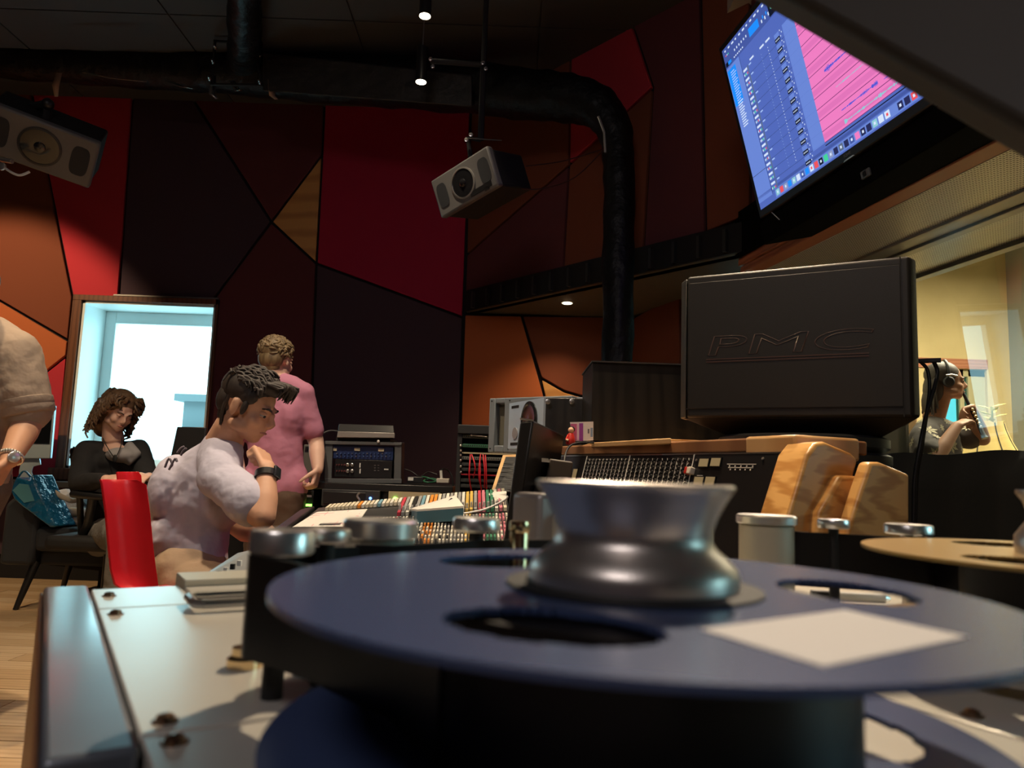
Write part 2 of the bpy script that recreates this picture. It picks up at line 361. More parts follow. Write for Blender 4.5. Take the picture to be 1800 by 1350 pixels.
# live-room side wall around the window
q = MB(); q.prism([WP(-3.4, .98, 0), WP(-.1, .98, 0), WP(-.1, .98, 3.7), WP(-3.4, .98, 3.7)], -wn*.05)
q.prism([WP(-.1, .98, 0), WP(5.6, .98, 0), WP(5.6, .98, SILL), WP(-.1, .98, SILL)], -wn*.05)
q.prism([WP(-.1, .98, HEAD+.05), WP(5.6, .98, HEAD+.05), WP(5.6, .98, 3.7), WP(-.1, .98, 3.7)], -wn*.05)
M_yel = mat('ochre_plaster', (.70, .57, .29), .8, noisec=(2.5, (.62, .50, .25)), bump=(20, .12, .01))
M_gryw = mat('live_grey_wall', (.30, .31, .27), .8)
struct('wall_live_near', q, M_gryw)
# live room shell
LY = 6.9; LWIN = (3.98, 4.44, .80, 2.06)
q = MB()
for (x0, x1, z0, z1) in ((1.3, LWIN[0], 0, 3.7), (LWIN[1], 4.70, 0, 3.7), (LWIN[0], LWIN[1], 0, LWIN[2]), (LWIN[0], LWIN[1], LWIN[3], 3.7)): q.box(x0, x1, LY, LY+.5, z0, z1)
struct('wall_live_back', q, M_yel)
q = MB(); q.box(4.66, 4.86, 1.2, LY+.5, 0, 3.7); struct('wall_live_right', q, M_gryw)
q = MB(); q.box(1.5, 5, .9, 1.2, 0, 3.7); struct('wall_live_front', q, M_gryw)
q = MB(); q.box(1.2, 5.2, .9, 7.4, 3.7, 3.8); struct('ceiling_live', q, mat('live_ceiling', (.6, .6, .55), .8))
q = MB(); q.box(1.2, 5.2, .9, 7.4, -.06, -.0); struct('floor_live', q, mat('live_floor', (.30, .17, .08), .5))
M_lfr = mat('pale_wood_frame', (.50, .46, .27), .5)
q = MB(); fx0, fx1, fz0, fz1 = LWIN
for (x0, x1, z0, z1) in ((fx0, fx0+.07, fz0, fz1), (fx1-.16, fx1, fz0, fz1), (fx0, fx1, fz0, fz0+.07), (fx0, fx1, fz1-.07, fz1), (fx1-.24, fx1-.2, fz0, fz1)): q.box(x0, x1, LY+.03, LY+.10, z0, z1)
win2 = struct('window_2', q, M_lfr, bevel=.004)
q = MB(); q.box(fx0-.6, fx1+.0, LY-.02, LY, fz1, fz1+.09); q.build('lintel', M_beam, win2)
q = MB(); q.add([(fx0, LY+.06, fz0), (fx1, LY+.06, fz0), (fx1, LY+.06, fz1), (fx0, LY+.06, fz1)], [(0, 1, 2, 3)]); q.build('pane', glassmat('sky_dimming_glass', (.06, .20, .19)), win2)  # pane tint added to bring the bright sky down to cyan
# ceiling, floor, other walls
q = MB(); q.box(-6.3, 4.2, -3.2, 6.3, CEIL, CEIL+.1); ceil = struct('ceiling', q, mat('ceiling_board', (.065, .066, .068), .85))
M_seam = M_black
for i, x in enumerate((-4.9, -3.65, -2.4, -1.15, .10)):
    for j, y in enumerate((2.2, 3.45, 4.7)):
        q = MB(); q.box(x+.006, x+1.244, y+.006, y+1.244, CEIL-.012, CEIL); q.build('ceiling_panel', MATS['ceiling_board'], ceil)
q = MB(); q.box(-6.2, -6.1, -3.2, 6.3, 0, CEIL); struct('wall_left', q, M_navy)
q = MB(); q.box(-6.3, 4.2, -3.3, -3.2, 0, CEIL); struct('wall_front', q, M_maroon)
M_floor = wood('oak_floorboard', (.60, .42, .24), (.50, .33, .18), 1.5, (1, 6, 1), .28, 'Y', 6)
q = MB(); q.box(-6.3, 3.2, -3.3, 6.3, -.08, -.012); floor = struct('floor', q, mat('floor_joint', (.05, .03, .015), .7))
planks = [MB().box(-.6, .6, -.0675, .0675, -.0115, 0).mesh('plank', M_floor), MB().box(-.6, .6, -.0675, .0675, -.0115, -.0004).mesh('plank', wood('oak_floorboard_pale', (.68, .50, .31), (.57, .39, .22), 1.5, (1, 6, 1), .3, 'Y', 6))]
k = 0
for j in range(34):
    for i in range(4):
        o = bpy.data.objects.new('floorboard', planks[(i*5+j*3) % 7 < 3]); C.objects.link(o); o.parent = floor
        o.location = (-4.9+i*1.204+(j % 3)*.4, 1.3+j*.139, 0); k += 1
q = MB(); q.box(-6.2, -5.2, -3.2, 6, -.0115, 0).box(-.2, 3.2, -3.2, 6, -.0115, 0).box(-5.4, -.1, -3.2, 1.2, -.0115, 0); q.build('floor_cover', M_floor, floor)
# ------------------------------------------------ daylight window in the back wall
M_wfr = mat('white_window_frame', (.80, .88, .88), .35)
M_wwood = wood('window_surround_wood', (.17, .065, .03), (.11, .04, .02), 8, (1, 1, 1), .4, 'X', 2)
x0, x1, z0, z1 = WIN
q = MB()   # lined reveal
q.box(x0, x0+.02, WY-.01, WY+.40, z0, z1); q.box(x1-.02, x1, WY-.01, WY+.40, z0, z1); q.box(x0, x1, WY-.01, WY+.40, z1-.02, z1); q.box(x0, x1, WY-.01, WY+.40, z0, z0+.02)
win3 = struct('window_3', q, M_wfr)
q = MB()
for (a, b, c, d) in ((x0+.02, x0+.11, z0+.02, z1-.02), (x1-.06, x1-.02, z0+.02, z1-.02), (x0+.11, x1-.06, z1-.12, z1-.02), (x0+.11, x1-.06, z0+.02, z0+.09)): q.box(a, b, WY+.30, WY+.36, c, d)
q.build('window_frame', M_wfr, win3, bevel=.006)
q = MB(); q.add([(x0, WY+.33, z0), (x1, WY+.33, z0), (x1, WY+.33, z1), (x0, WY+.33, z1)], [(0, 1, 2, 3)]); q.build('pane', glassmat('clear_glass', (.97, .99, .99)), win3)
q = MB()
for (a, b, c, d) in ((x0-.075, x0-.005, z0-.06, z1+.0), (x1+.0, x1+.022, z0-.06, z1+.045), (x0-.075, x1+.022, z1+.0, z1+.045)): q.box(a, b, WY-.03, WY+.02, c, d)
q.build('window_surround', M_wwood, win3, bevel=.003)
q = MB(); q.box(x0-.11, x1+.06, WY-.06, WY+.02, z0-.09, z0); q.build('window_sill', M_wwood, win3, bevel=.004)
q = MB(); q.box(x0+.25, x1+.022, WY-.034, WY-.02, z1+.045, z1+.056); q.build('steel_edge', M_alu, win3)
# outside: neighbouring building with lap siding, seen blown out
M_sid = mat('white_siding', (.80, .82, .82), .7)
nb = thing('neighbouring_building', 'pale building with a parapet seen through the bright window, mostly lost in glare', 'building', (-2.0, 11, -3))
M_roof = mat('grey_roof_cladding', (.13, .16, .17), .7)
q = MB(); q.box(-4.62, -2.6, 10.5, 12, 1.38, 1.78); q.build('wall', M_roof, nb)
q = MB(); q.box(-4.72, -2.5, 10.4, 12.1, 1.78, 1.88); q.build('parapet', M_roof, nb)
q = MB(); q.box(-6.5, -2.4, 10.3, 12.2, -3, 1.38); q.build('lower_wall', mat('white_siding', (.80, .82, .82), .7), nb)
# ================================================= TAPE MACHINE (camera rests on it)
mu = V((.8512, .5249, 0)); mv = V((-.5249, .8512, 0)); mo = V((.0489, .293, 0))
MROT = Matrix((mu, mv, V((0, 0, 1)))).transposed()
def ML(p): p = V(p)-mo; return V((p.dot(mu), p.dot(mv), p.z))     # world -> machine coordinates
tm = thing('tape_machine', 'multitrack tape machine with pale metal deck and wooden rail filling the foreground', 'tape machine', mo, MROT, local=True)
DZ = .835
M_deck = mat('satin_deck_metal', (.74, .70, .61), .28, .25, noisec=(3, (.68, .64, .56), (1, 1, 1)), bump=(200, .04, .002))
M_edge = mat('deck_seam', (.10, .05, .04), .5)
M_rail = mat('slate_rail_sky_tint', (.22, .26, .31), .30, .2, noisec=(6, (.18, .20, .24)), coat=.8)  # slate rail colour with the sky's reflection mixed into it
M_railside = wood('rail_side_wood', (.42, .19, .08), (.30, .12, .05), 12, (1, 1, 1), .45, 'Z', 2)
M_screw = mat('bronze_screw', (.25, .16, .10), .3, .9)
body = MB(); body.box(-.180, .62, -.30, .56, .25, DZ-.012); tbody = body.build('chassis', M_dark, tm)
# wooden side rail with rounded near end
rl = MB(); rl.box(-.187, -.1535, .112, .545, .60, DZ+.003); rl.build('side_rail', [M_rail], tm, bevel=.003)
rl = MB(); rl.box(-.1895, -.1872, .112, .545, .58, DZ-.002); rl.build('rail_side', M_railside, tm, bevel=.001)
rl = MB(); rl.box(.62, .655, -.28, .56, .60, DZ+.003); rl.build('side_rail', [M_rail], tm, bevel=.003)
def plate(name, a0, a1, b0, b1, z=DZ, m=M_deck, th=.011, bev=.0012, lab=None):
    q = MB(); q.box(a0, a1, b0, b1, z-th, z); return q.build(name, m, tm, bevel=bev, label=lab)
plate('deck_plate', -.1515, -.080, .4405, .538)
plate('deck_plate', -.1515, .20, .1345, .4385)
plate('deck_plate', -.1515, .20, -.28, .1315)
plate('deck_plate', .2025, .618, .045, .538)
plate('deck_plate', .2025, .618, -.28, .042)
def screw(a, b, z=DZ, r=.0042):
    q = MB(); q.lathe([(r*1.35, 0), (r*1.35, .0006), (r, .0009), (r*.9, .0026), (r*.5, .0034), (0, .0036)], (a, b, z), 16); return q.build('screw', M_screw, tm)
for a, b in ((-.140, .498), (-.141, .413), (-.140, .149), (-.140, .120), (.217, -.013), (.60, .5), (.60, .07)): screw(a, b)
# far ledges and tray behind the small plate
plate('ledge', -.078, .20, .445, .520, DZ+.001, M_deck, .012); plate('ledge', -.078, .20, .521, .575, DZ+.007, mat('cream_ledge', (.60, .56, .44), .45, .2), .02)
q = MB(); q.tube([(.10, .397, DZ+.006), (-.082, .397, DZ+.006), (-.088, .402, DZ+.006), (-.088, .436, DZ+.006), (-.082, .441, DZ+.006), (.10, .441, DZ+.006)], .0035, 8); q.build('tray_rim', M_alu, tm)
# right rear cover with curved silver edge
q = MB(); pr = [(.21, .05), (.26, .07), (.36, .03), (.50, -.04), (.60, -.06)]
q.prism([(a, b, DZ) for a, b in pr]+[(.60, .0, DZ), (.50, .02, DZ), (.36, .09, DZ), (.26, .115, DZ), (.21, .09, DZ)], (0, 0, .012)); q.build('cover_rail', M_alu, tm, bevel=.003)
# reels
M_flange = mat('blue_anodised_flange', (.066, .100, .225), .26, .15, bump=(60, .03, .001))
M_flange2 = mat('gold_anodised_flange', (.55, .36, .14), .28, .75)
M_tape = mat('magnetic_tape', (.005, .004, .004), .5, spec=.3)
RF = .1335
def flange_mb(z, rot, holes=True, th=.0022, r_in=.0385):
    """disc with three teardrop openings, built from an outer and inner ring joined through gaps"""
    nA, nR = 300, 52; rad = [r_in+(RF-r_in)*i/nR for i in range(nR+1)]; mb = MB(); vs = []
    for r in rad:
        for j in range(nA): q = 2*PI*j/nA; vs.append((r*math.cos(q), r*math.sin(q)))
    def inside(x, y):
        r = math.hypot(x, y); q = math.atan2(y, x)
        for k in range(3):
            d = (q-rot-k*2*PI/3+PI) % (2*PI)-PI; s = d/.37
            lo = .062; hi = .109
            if abs(s) < 1 and lo < r < hi and ((r-(lo+hi)/2)/((hi-lo)/2))**2+abs(s)**2.4 < 1: return True
        return False
    faces = []
    for i in range(nR):
        for j in range(nA):
            a = i*nA+j; b = i*nA+(j+1) % nA; c = b+nA; d = a+nA
            cx = sum(vs[k][0] for k in (a, b, c, d))/4; cy = sum(vs[k][1] for k in (a, b, c, d))/4
            if not (holes and inside(cx, cy)): faces.append((a, b, c, d))
    top = [(x, y, z) for x, y in vs]; bot = [(x, y, z-th) for x, y in vs]; n = len(vs); cnt = {}
    for f in faces:
        for k in range(4): e = (f[k], f[(k+1) % 4]); cnt[e] = 1
    fs = list(faces)+[tuple(i+n for i in reversed(f)) for f in faces]
    for (a, b) in cnt:
        if (b, a) not in cnt: fs.append((b, a, a+n, b+n))
    mb.add(top+bot, fs); return mb
def reel(name, label, c, fl, rot, packr, zt=.9081, knob=True):
    t = thing(name, label, 'tape reel', mo+mu*c[0]+mv*c[1]+V((0, 0, zt-.0545)), MROT, local=True)
    for nm, z in (('top_flange', .0545), ('bottom_flange', .0022)):
        flange_mb(z, rot).build(nm, fl, t, smooth=30)
    q = MB(); q.lathe([(.0385, .0026), (packr, .0026), (packr, .0510), (.0385, .0510)], (0, 0, 0), 96); q.build('tape_pack', M_tape, t)
    return t
sup = reel('supply_reel', 'large blue metal tape reel with tall steel hub lock and white paper label', (0, 0), M_flange, R(214), .080)
q = MB(); q.lathe([(.0485, .0545), (.0485, .0556), (.042, .0562), (.0395, .0562)], (0, 0, 0), 48); q.build('hub_collar', M_black, sup)
q = MB(); q.lathe([(.0394, .0500), (.0397, .0560), (.0397, .0605), (.0386, .0632), (.0352, .0668), (.0312, .0700), (.0295, .0730), (.0297, .0765), (.0315, .0815), (.0340, .0865), (.0362, .0900), (.0376, .0920), (.0381, .0932), (.0376, .0940), (.0350, .0940), (.0330, .0925), (.012, .0920), (0, .0920)], (0, 0, 0), 64)
M_hub = mat('turned_steel', (.62, .57, .52), .34, .9, bump=(40, .05, .001)); hl = q.build('hub_lock', M_hub, sup, smooth=50)
q = MB(); ang = math.atan2(.004, .071)
q.prism([(-.036, -.070, .05455), (.035, -.066, .05455), (.030, -.108, .05455), (-.040, -.112, .05455)], (0, 0, .0003))
q.build('paper_label', mat('off_white_paper', (.62, .60, .60), .7), sup)
tk = reel('take_up_reel', 'gold metal tape reel at the right edge behind the blue reel', (.389, 0), M_flange2, R(180), .072)
q = MB(); q.lathe([(.0384, .05), (.0392, .058), (.0388, .066), (.0318, .076), (.0305, .08), (.0335, .089), (.0372, .0945), (.0368, .0968), (0, .0965)], (0, 0, 0), 48); q.build('hub_lock', M_hub, tk, smooth=50)
# tape path
def roller(a, b, r, zc, body, name='roller', caph=.009, cr=None, m=M_chrome, lab=None, stem=False):
    cr = cr or r*1.06
    q = MB(); bt = DZ-.005
    if stem: q.lathe([(r*.35, bt), (r*.35, zc-caph)], (a, b, 0), 24)
    else: q.lathe([(r*1.04, bt), (r*1.04, bt+.006), (r*.96, bt+.008), (r*.96, zc-caph-.001), (r*.9, zc-caph)], (a, b, 0), 32)
    o = q.build(name, body, tm, label=lab)
    q = MB(); q.lathe([(cr*.93, zc-caph), (cr, zc-caph+.0012), (cr, zc-.0015), (cr*.94, zc), (cr*.6, zc), (cr*.5, zc-.0008), (0, zc-.0008)], (a, b, 0), 40); q.build('roller_cap', m, o, smooth=40)
    return o
M_beige = mat('beige_sleeve', (.55, .50, .38), .42, .1)
M_gold = mat('brass_cap', (.80, .60, .34), .2, 1)
roller(-.090, .163, .0152, .9170, M_black, caph=.012, stem=True)
roller(-.062, .178, .0120, .9160, M_black, caph=.007, m=M_hub, stem=True)
def MLp(px, py, Yd): p = ML(Y(px, py, Yd)); return p.x, p.y
roller(*MLp(670, 915, .465), .0215, .9185, M_beige, caph=.0115)
roller(*MLp(838, 915, .520), .0155, .9180, M_black, caph=.009, stem=True)
roller(*MLp(914, 915, .500), .0065, .9180, M_gold, caph=.007, m=M_gold)
roller(*MLp(1347, 915, .700), .0255, .9190, M_beige, caph=.0085)
roller(*MLp(1465, 920, .690), .0130, .9175, M_black, caph=.008, stem=True)
roller(*MLp(1597, 930, .690), .0195, .9155, M_hub, caph=.009, stem=True)
# tape: 50 mm wide band through the path
def band(pts, name='tape_band'):
    q = MB(); n = len(pts); th = .0006
    vs = []
    for i, p in enumerate(pts):
        p = V((p[0], p[1], 0)); a = V((pts[max(i-1, 0)][0], pts[max(i-1, 0)][1], 0)); b = V((pts[min(i+1, n-1)][0], pts[min(i+1, n-1)][1], 0))
        t = (b-a).normalized(); s_ = V((-t.y, t.x, 0))*th
        for k in (-1, 1):
            for z in (.8562, .9050): vs.append(V((p.x, p.y, z))+s_*k)
    fs = []
    for i in range(n-1):
        a = i*4; b = a+4; fs += [(a, b, b+1, a+1), (a+2, a+3, b+3, b+2), (a+1, b+1, b+3, a+3), (a, a+2, b+2, b)]
    fs += [(0, 1, 3, 2), (4*n-4, 4*n-2, 4*n-1, 4*n-3)]
    q.add(vs, fs); return q.build(name, M_tape, tm, smooth=60)
arc = [(-.090+.0155*math.cos(R(g)), .163+.0155*math.sin(R(g))) for g in (185, 160, 130, 100, 75)]
band([(-.0805, .0), (-.077, .047), (-.087, .104), (-.096, .135), (-.105, .158)]+arc+[(-.06, .187), (-.04, .187)])
c_ = MLp(670, 915, .465); d_ = MLp(838, 915, .52); g_ = MLp(1347, 915, .70); i_ = MLp(1597, 930, .69)
band([(c_[0]-.02, c_[1]-.012), (c_[0]+.0, c_[1]-.024), (d_[0], d_[1]-.017), (d_[0]+.05, d_[1]-.03)])
band([(g_[0]+.02, g_[1]-.015), ((g_[0]+i_[0])/2, (g_[1]+i_[1])/2-.012), (i_[0]-.01, i_[1]-.018), (i_[0]+.018, i_[1]-.012), (.389+.065, .03)])
# head block cover
h0 = ML(Y(900, 905, .60)); h1 = ML(Y(1290, 905, .66))
M_headc = mat('head_cover_metal', (.42, .38, .36), .35, .5)
q = MB(); q.box(h0.x+.012, h0.x+.034, h0.y-.02, h0.y+.02, DZ, .934); q.build('head_cover', M_headc, tm, bevel=.004)
q = MB(); q.box(h0.x+.025, h1.x+.0, h0.y-.03, h0.y+.035, DZ, .9195); q.build('head_block', M_beige, tm, bevel=.004)
# small bright foot at the left roller
q = MB(); q.lathe([(.010, DZ), (.010, DZ+.005), (.0075, DZ+.007), (.0075, DZ+.011)], (ML(Z(430, 1172, DZ)).x, ML(Z(430, 1172, DZ)).y, 0), 24); q.build('guide_foot', M_gold, tm)
# raised overbridge whose lower corner hangs over the lens
P1 = Y(1290, -60, .50); P2 = Y(1850, 250, .34); e = (P2-P1).normalized(); nrm = V((.35, .80, -.05)); nrm = (nrm-e*nrm.dot(e)).normalized(); upv = e.cross(nrm); upv = upv if upv.z > 0 else -upv
M_over = mat('olive_brown_enamel', (.036, .028, .018), .6, bump=(400, .1, .001))
q = MB(); q.prism([ML(p) for p in (P1-e*.05, P2+e*.25, P2+e*.25+upv*.35, P1-e*.05+upv*.35)], ML(mo+nrm*.03)); q.build('overbridge', M_over, tm, bevel=.006)
# pen lying on the deck, seen through the reel opening
pc = Z(1490, 1049, DZ+.006)
pn = thing('marker_pen', 'white and black pen lying on the deck beneath the blue reel', 'pen', pc)
pa = pc-V((.034, -.004, 0)); pb = pc+V((.034, -.004, 0)); pd = (pb-pa)
q = MB(); q.tube([pa, pa+pd*.28], .0048, 14); q.build('cap', M_blackp, pn)
q = MB(); q.tube([pa+pd*.28, pb], .0044, 14); q.build('barrel', M_white, pn)
q = MB(); q.tube([pb, pb+pd*.07], [.0044, .002], 14); q.build('tip', M_chrome, pn)
# ================================================= CEILING: DUCTS, PENDANTS, HANGING SPEAKERS
M_foil = mat('black_duct_foil', (.0035, .0035, .004), .5, spec=.35, bump=(7, .8, .04))
def path(cps, sub=6):
    out = []; n = len(cps)
    for i in range(n-1):
        p0, p1, p2, p3 = [V(cps[min(max(k, 0), n-1)]) for k in (i-1, i, i+1, i+2)]
        for k in range(sub):
            t = k/sub; out.append(.5*((2*p1)+(p2-p0)*t+(2*p0-5*p1+4*p2-p3)*t*t+(3*p1-p0-3*p2+p3)*t**3))
    out.append(V(cps[-1])); return out
dcp = [(-220, 82, 5.35, 40), (0, 98, 5.35, 40), (200, 112, 5.35, 41), (400, 124, 5.3, 42), (600, 138, 5.2, 46), (800, 152, 5.0, 46), (920, 165, 4.8, 45), (1000, 172, 4.6, 44), (1050, 190, 4.5, 40), (1080, 232, 4.45, 33), (1088, 300, 4.4, 29), (1087, 420, 4.35, 28), (1085, 640, 4.3, 28)]
def ductmb(cps, wob=.012, n=28, sub=7):
    pts = path([(*Y(a, b, c), ) for a, b, c, r in cps], sub); k = len(pts); rs = []
    for i in range(k):
        f = i/sub; j = min(int(f), len(cps)-2); f -= j; rs.append((cps[j][3]*cps[j][2]*(1-f)+cps[j+1][3]*cps[j+1][2]*f)/F)
    mb = MB(); mb.tube(pts, [r*(1+.03*math.sin(i*1.7)) for i, r in enumerate(rs)], n)
    mb.v = [tuple(V(p)+noise.noise_vector(V(p)*5)*wob+noise.noise_vector(V(p)*14)*wob*.4) for p in mb.v]; return mb
du_ = thing('ventilation_duct', 'long black foil duct under the ceiling, bending down in front of the red wall', 'duct', Y(1085, 640, 4.3))
ductmb(dcp).build('duct_tube', M_foil, du_, smooth=60)
q = MB(); q.tube([Y(1052, 205, 4.3), Y(1062, 232, 4.28), Y(1064, 268, 4.28)], .008, 6); q.build('clamp', M_chrome, du_)
for a, b in ((462, 830),):
    q = MB(); q.hexa([Y(a, 92, 5.0), Y(b, 132, 4.75), Y(b, 132, 5.0), Y(a, 92, 5.2), Y(a, 160, 5.0), Y(b, 188, 4.75), Y(b, 188, 5.0), Y(a, 160, 5.2)]); q.build('grey_wrap', mat('grey_sheeting', (.028, .028, .026), .6, bump=(9, .8, .03)), du_, bevel=.01)
dc = thing('branch_duct', 'short black foil duct running from the long duct towards the top edge', 'duct', Y(430, 110, 5.2))
ductmb([(430, 112, 5.2, 31), (430, 60, Z(430, 60, 3.80).y, 31), (430, 0, Z(430, 0, 3.80).y, 31), (430, -80, Z(430, -80, 3.80).y, 32), (430, -200, Z(430, -200, 3.8).y, 33)]).build('duct_tube', M_foil, dc, smooth=60)
# torn tape and foil scraps hanging from the duct
M_scrap = mat('silver_foil_scrap', (.55, .52, .48), .25, .9); M_brn = mat('brown_tape', (.55, .36, .22), .5)
scr = [((104, 128), (97, 150), (99, 170), M_brn), ((375, 132), (372, 165), (382, 174), M_scrap), ((408, 142), (418, 160), (424, 158), M_scrap), ((476, 140), (478, 168), (486, 175), M_brn), ((805, 178), (830, 188), (842, 190), M_scrap), ((300, 143), (318, 152), (340, 156), M_scrap), ((150, 128), (200, 138), (255, 144), M_brn)]
for i, (a, b, c, m) in enumerate(scr):
    p = [Y(*k, 5.0) for k in (a, b, c)]; wv = V((.018, .006, .004)); q = MB()
    q.add([p[0]-wv, p[0]+wv, p[1]-wv, p[1]+wv+V((0, .01, 0)), p[2]-wv*.6, p[2]+wv*.6], [(0, 1, 3, 2), (2, 3, 5, 4)]); o = q.build('hanging_strip', m, du_)
    s_ = o.modifiers.new('s', 'SOLIDIFY'); s_.thickness = .002
# clamp frame on the duct
cl = thing('duct_clamp', 'black metal clamp with bright bolts where the two ducts meet', 'clamp', Y(418, 100, 4.95))
q = MB()
for a, b, c, d in (((376, 72), (446, 78), 4.95, .010), ((378, 72), (372, 150), 4.95, .010), ((446, 78), (460, 148), 4.95, .010), ((372, 148), (462, 150), 4.95, .010)): q.tube([Y(*a, c), Y(*b, c)], d, 8)
q.build('frame', M_black, cl)
for a, b in ((379, 85), (438, 90), (442, 103), (457, 98), (369, 140), (457, 146), (375, 110)):
    q = MB(); p = Y(a, b, 4.92); q.lathe([(.012, 0), (.012, .012), (.007, .014), (.007, .03)], p, 10, ax=(0, -1, .2)); q.build('bolt', M_scrap, cl)
# pendant spot tubes on a rod
def pendant(name, label, px, yb, yt, Yd):
    b = Y(px, yb, Yd); t = Y(px+2, yt, Yd); t.x = b.x; t.y = b.y; r = .036
    o = thing(name, label, 'lamp', b, group='pendant spot tubes')
    q = MB(); q.lathe([(r*.93, 0), (r, .002), (r, t.z-b.z), (r*.3, t.z-b.z+.01)], b, 24); q.build('tube_housing', M_blackp, o)
    q = MB(); q.lathe([(r*.9, -.003), (r*.9, .0), (.001, .001)], b, 24); q.build('lens', M_lamp, o)
    q = MB(); q.tube([t, V((t.x, t.y, CEIL))], .004, 6); q.build('rod', M_grey, o)
pendant('pendant_spot', 'black tube spotlight with lit lens, the lower of the two above the crimson panel', 740, 144, 84, 4.5)
pendant('pendant_spot', 'black tube spotlight with lit lens cut by the top edge of the frame', 747, 28, -60, 4.1)
# recessed downlight in the soffit
p = Z(997, 532, ZS); dl = thing('downlight', 'small round recessed downlight glowing in the board soffit', 'lamp', p)
q = MB(); q.lathe([(.045, -.004), (.045, 0), (.001, 0)], p, 24); q.build('trim_ring', M_white, dl)
q = MB(); q.lathe([(.034, -.007), (.034, -.004), (.001, -.004)], p, 24); q.build('lens', mat('soffit_glow', (1, 1, 1), .4, emit=(1, .85, .55, 18)), dl)
spot('downlight_beam', p+V((0, 0, -.02)), (p.x-.15, p.y+.2, 0), 24, WARM, 110, .8, .03)
# hanging monitors: front faces with oval ports, wave-guide and centre driver
M_cone = mat('driver_cone', (.012, .012, .014), .22, .0, coat=.6); M_port = mat('port_mesh', (.018, .021, .026), .7)
def gen(name, label, c, yaw, pitch, roll, w=.45, h=.26, d=.27, mbody=M_grey, mside=None, port2=True):
    Rm = (Matrix.Rotation(yaw, 3, 'Z') @ Matrix.Rotation(pitch, 3, 'X') @ Matrix.Rotation(roll, 3, 'Y'))
    t = thing(name, label, 'loudspeaker', c, Rm, local=True)
    q = MB(); q.box(-w/2, w/2, 0, .05, -h/2, h/2); q.build('front_baffle', mbody, t, bevel=.012)
    q = MB(); q.box(-w/2+.008, w/2-.008, .05, d, -h/2+.008, h/2-.008); q.build('cabinet', mside or M_black, t, bevel=.012)
    for sx in (-1, 1):
        q = MB(); pw, ph = w*.085, h*.30; pts = []
        for k in range(24):
            a = 2*PI*k/24; pts.append((sx*w*.36+pw*math.copysign(abs(math.cos(a))**.6, math.cos(a)), -.003, ph*math.copysign(abs(math.sin(a))**.6, math.sin(a))))
        if port2 or sx < 0: q.prism(pts, (0, .01, 0)); q.build('side_port', M_port, t)
    rr = h*.34
    q = MB(); q.lathe([(rr*1.12, -.001), (rr*1.12, .006), (rr, .008), (rr, .001)], (0, 0, 0), 40, ax=(0, -1, 0)); q.build('driver_ring', M_chrome if port2 is not None else M_dark, t)
    q = MB(); q.lathe([(rr, .004), (rr*.5, -.018+.024), (rr*.3, .001+.004), (rr*.28, .010), (rr*.15, .015), (0, .016)], (0, 0, 0), 40, ax=(0, -1, 0)); q.build('driver', M_cone, t)
    return t, Rm
cc = (Y(750, 303, 4.0)+Y(858, 270, 4.15)+Y(877, 345, 4.15)+Y(768, 370, 4.0))/4
g1, Rg = gen('hanging_loudspeaker', 'grey loudspeaker with lit ring hanging by the crimson panel', cc, R(-38), R(13), R(-13), .46, .235, .33)
q = MB(); q.box(.03, .19, -.006, -.002, -.10, -.072); q.box(.135, .165, -.006, -.001, -.112, -.092); q.build('badge', M_blackp, g1)
br = thing('speaker_bracket', 'black tubular bracket holding the middle hanging loudspeaker', 'bracket', Y(760, 108, 4.1))
q = MB(); q.tube([Y(757, 107, 4.1), Y(850, 114, 4.1)], .016, 8).tube([Y(850, 112, 4.1), Y(845, 246, 4.1)], .018, 8).tube([Y(845, 246, 4.1), Y(822, 243, 4.1), Y(827, 275, 4.1)], .014, 8).tube([Y(850, 112, 4.1), Y(850, 112, 4.1)+V((0, 0, .4))], .016, 8); q.build('tube_frame', M_black, br)
q = MB(); q.tube([Y(822, 243, 4.08), Y(882, 247, 4.08)], .003, 6); q.build('pin', M_grey, br)
for a, b in ((757, 105), (761, 118), (849, 112), (854, 122), (828, 238), (820, 247)):
    q = MB(); q.lathe([(.012, 0), (.012, .012), (.006, .013), (.006, .02)], Y(a, b, 4.06), 10, ax=(0, -1, 0)); q.build('bolt', M_scrap, br)
for nm, pts in (('speaker_cable', [(925, 292, 4.1), (990, 283, 4.3), (1060, 262, 4.35)]), ('speaker_cable', [(905, 330, 4.1), (950, 332, 4.2), (1010, 312, 4.3), (1062, 262, 4.35)])):
    q = MB(); q.tube(path([Y(*p) for p in pts]), .004, 6)
    q.build(nm, mat('red_brown_cable', (.06, .015, .012), .5), label='thin dark red cable from the middle hanging loudspeaker to the duct, '+('straight' if len(pts) == 3 else 'sagging'), cat='cable')
cc = Y(70, 258, 3.6)
g2, Rg2 = gen('hanging_loudspeaker', 'grey loudspeaker hanging at the left edge in front of the red panel', cc, R(18), R(40), R(15), .50, .26, .26, port2=True)
for o in g2.children:
    if o.name.startswith('driver_ring'): o.data = o.data.copy(); o.data.materials[0] = M_dark
b2 = thing('speaker_bracket', 'black folding arm bracket above the left hanging loudspeaker', 'bracket', Y(80, 190, 3.6))
q = MB(); q.tube([Y(-60, 168, 3.7), Y(15, 195, 3.65), Y(85, 183, 3.6), Y(80, 215, 3.6)], .022, 8).tube([Y(15, 195, 3.65), Y(60, 215, 3.6)], .014, 6).tube([Y(-60, 168, 3.7), Y(-60, 168, 3.7)+V((0, 0, 1.2))], .02, 8); q.build('arm', M_black, b2, smooth=60)
q = MB(); q.ell(Y(84, 183, 3.58), (.03, .03, .03)); q.build('joint', M_blackp, b2)
q = MB(); q.tube(path([Y(4, 292, 3.5), Y(20, 303, 3.5), Y(35, 308, 3.5), Y(52, 302, 3.5)]), .006, 8)
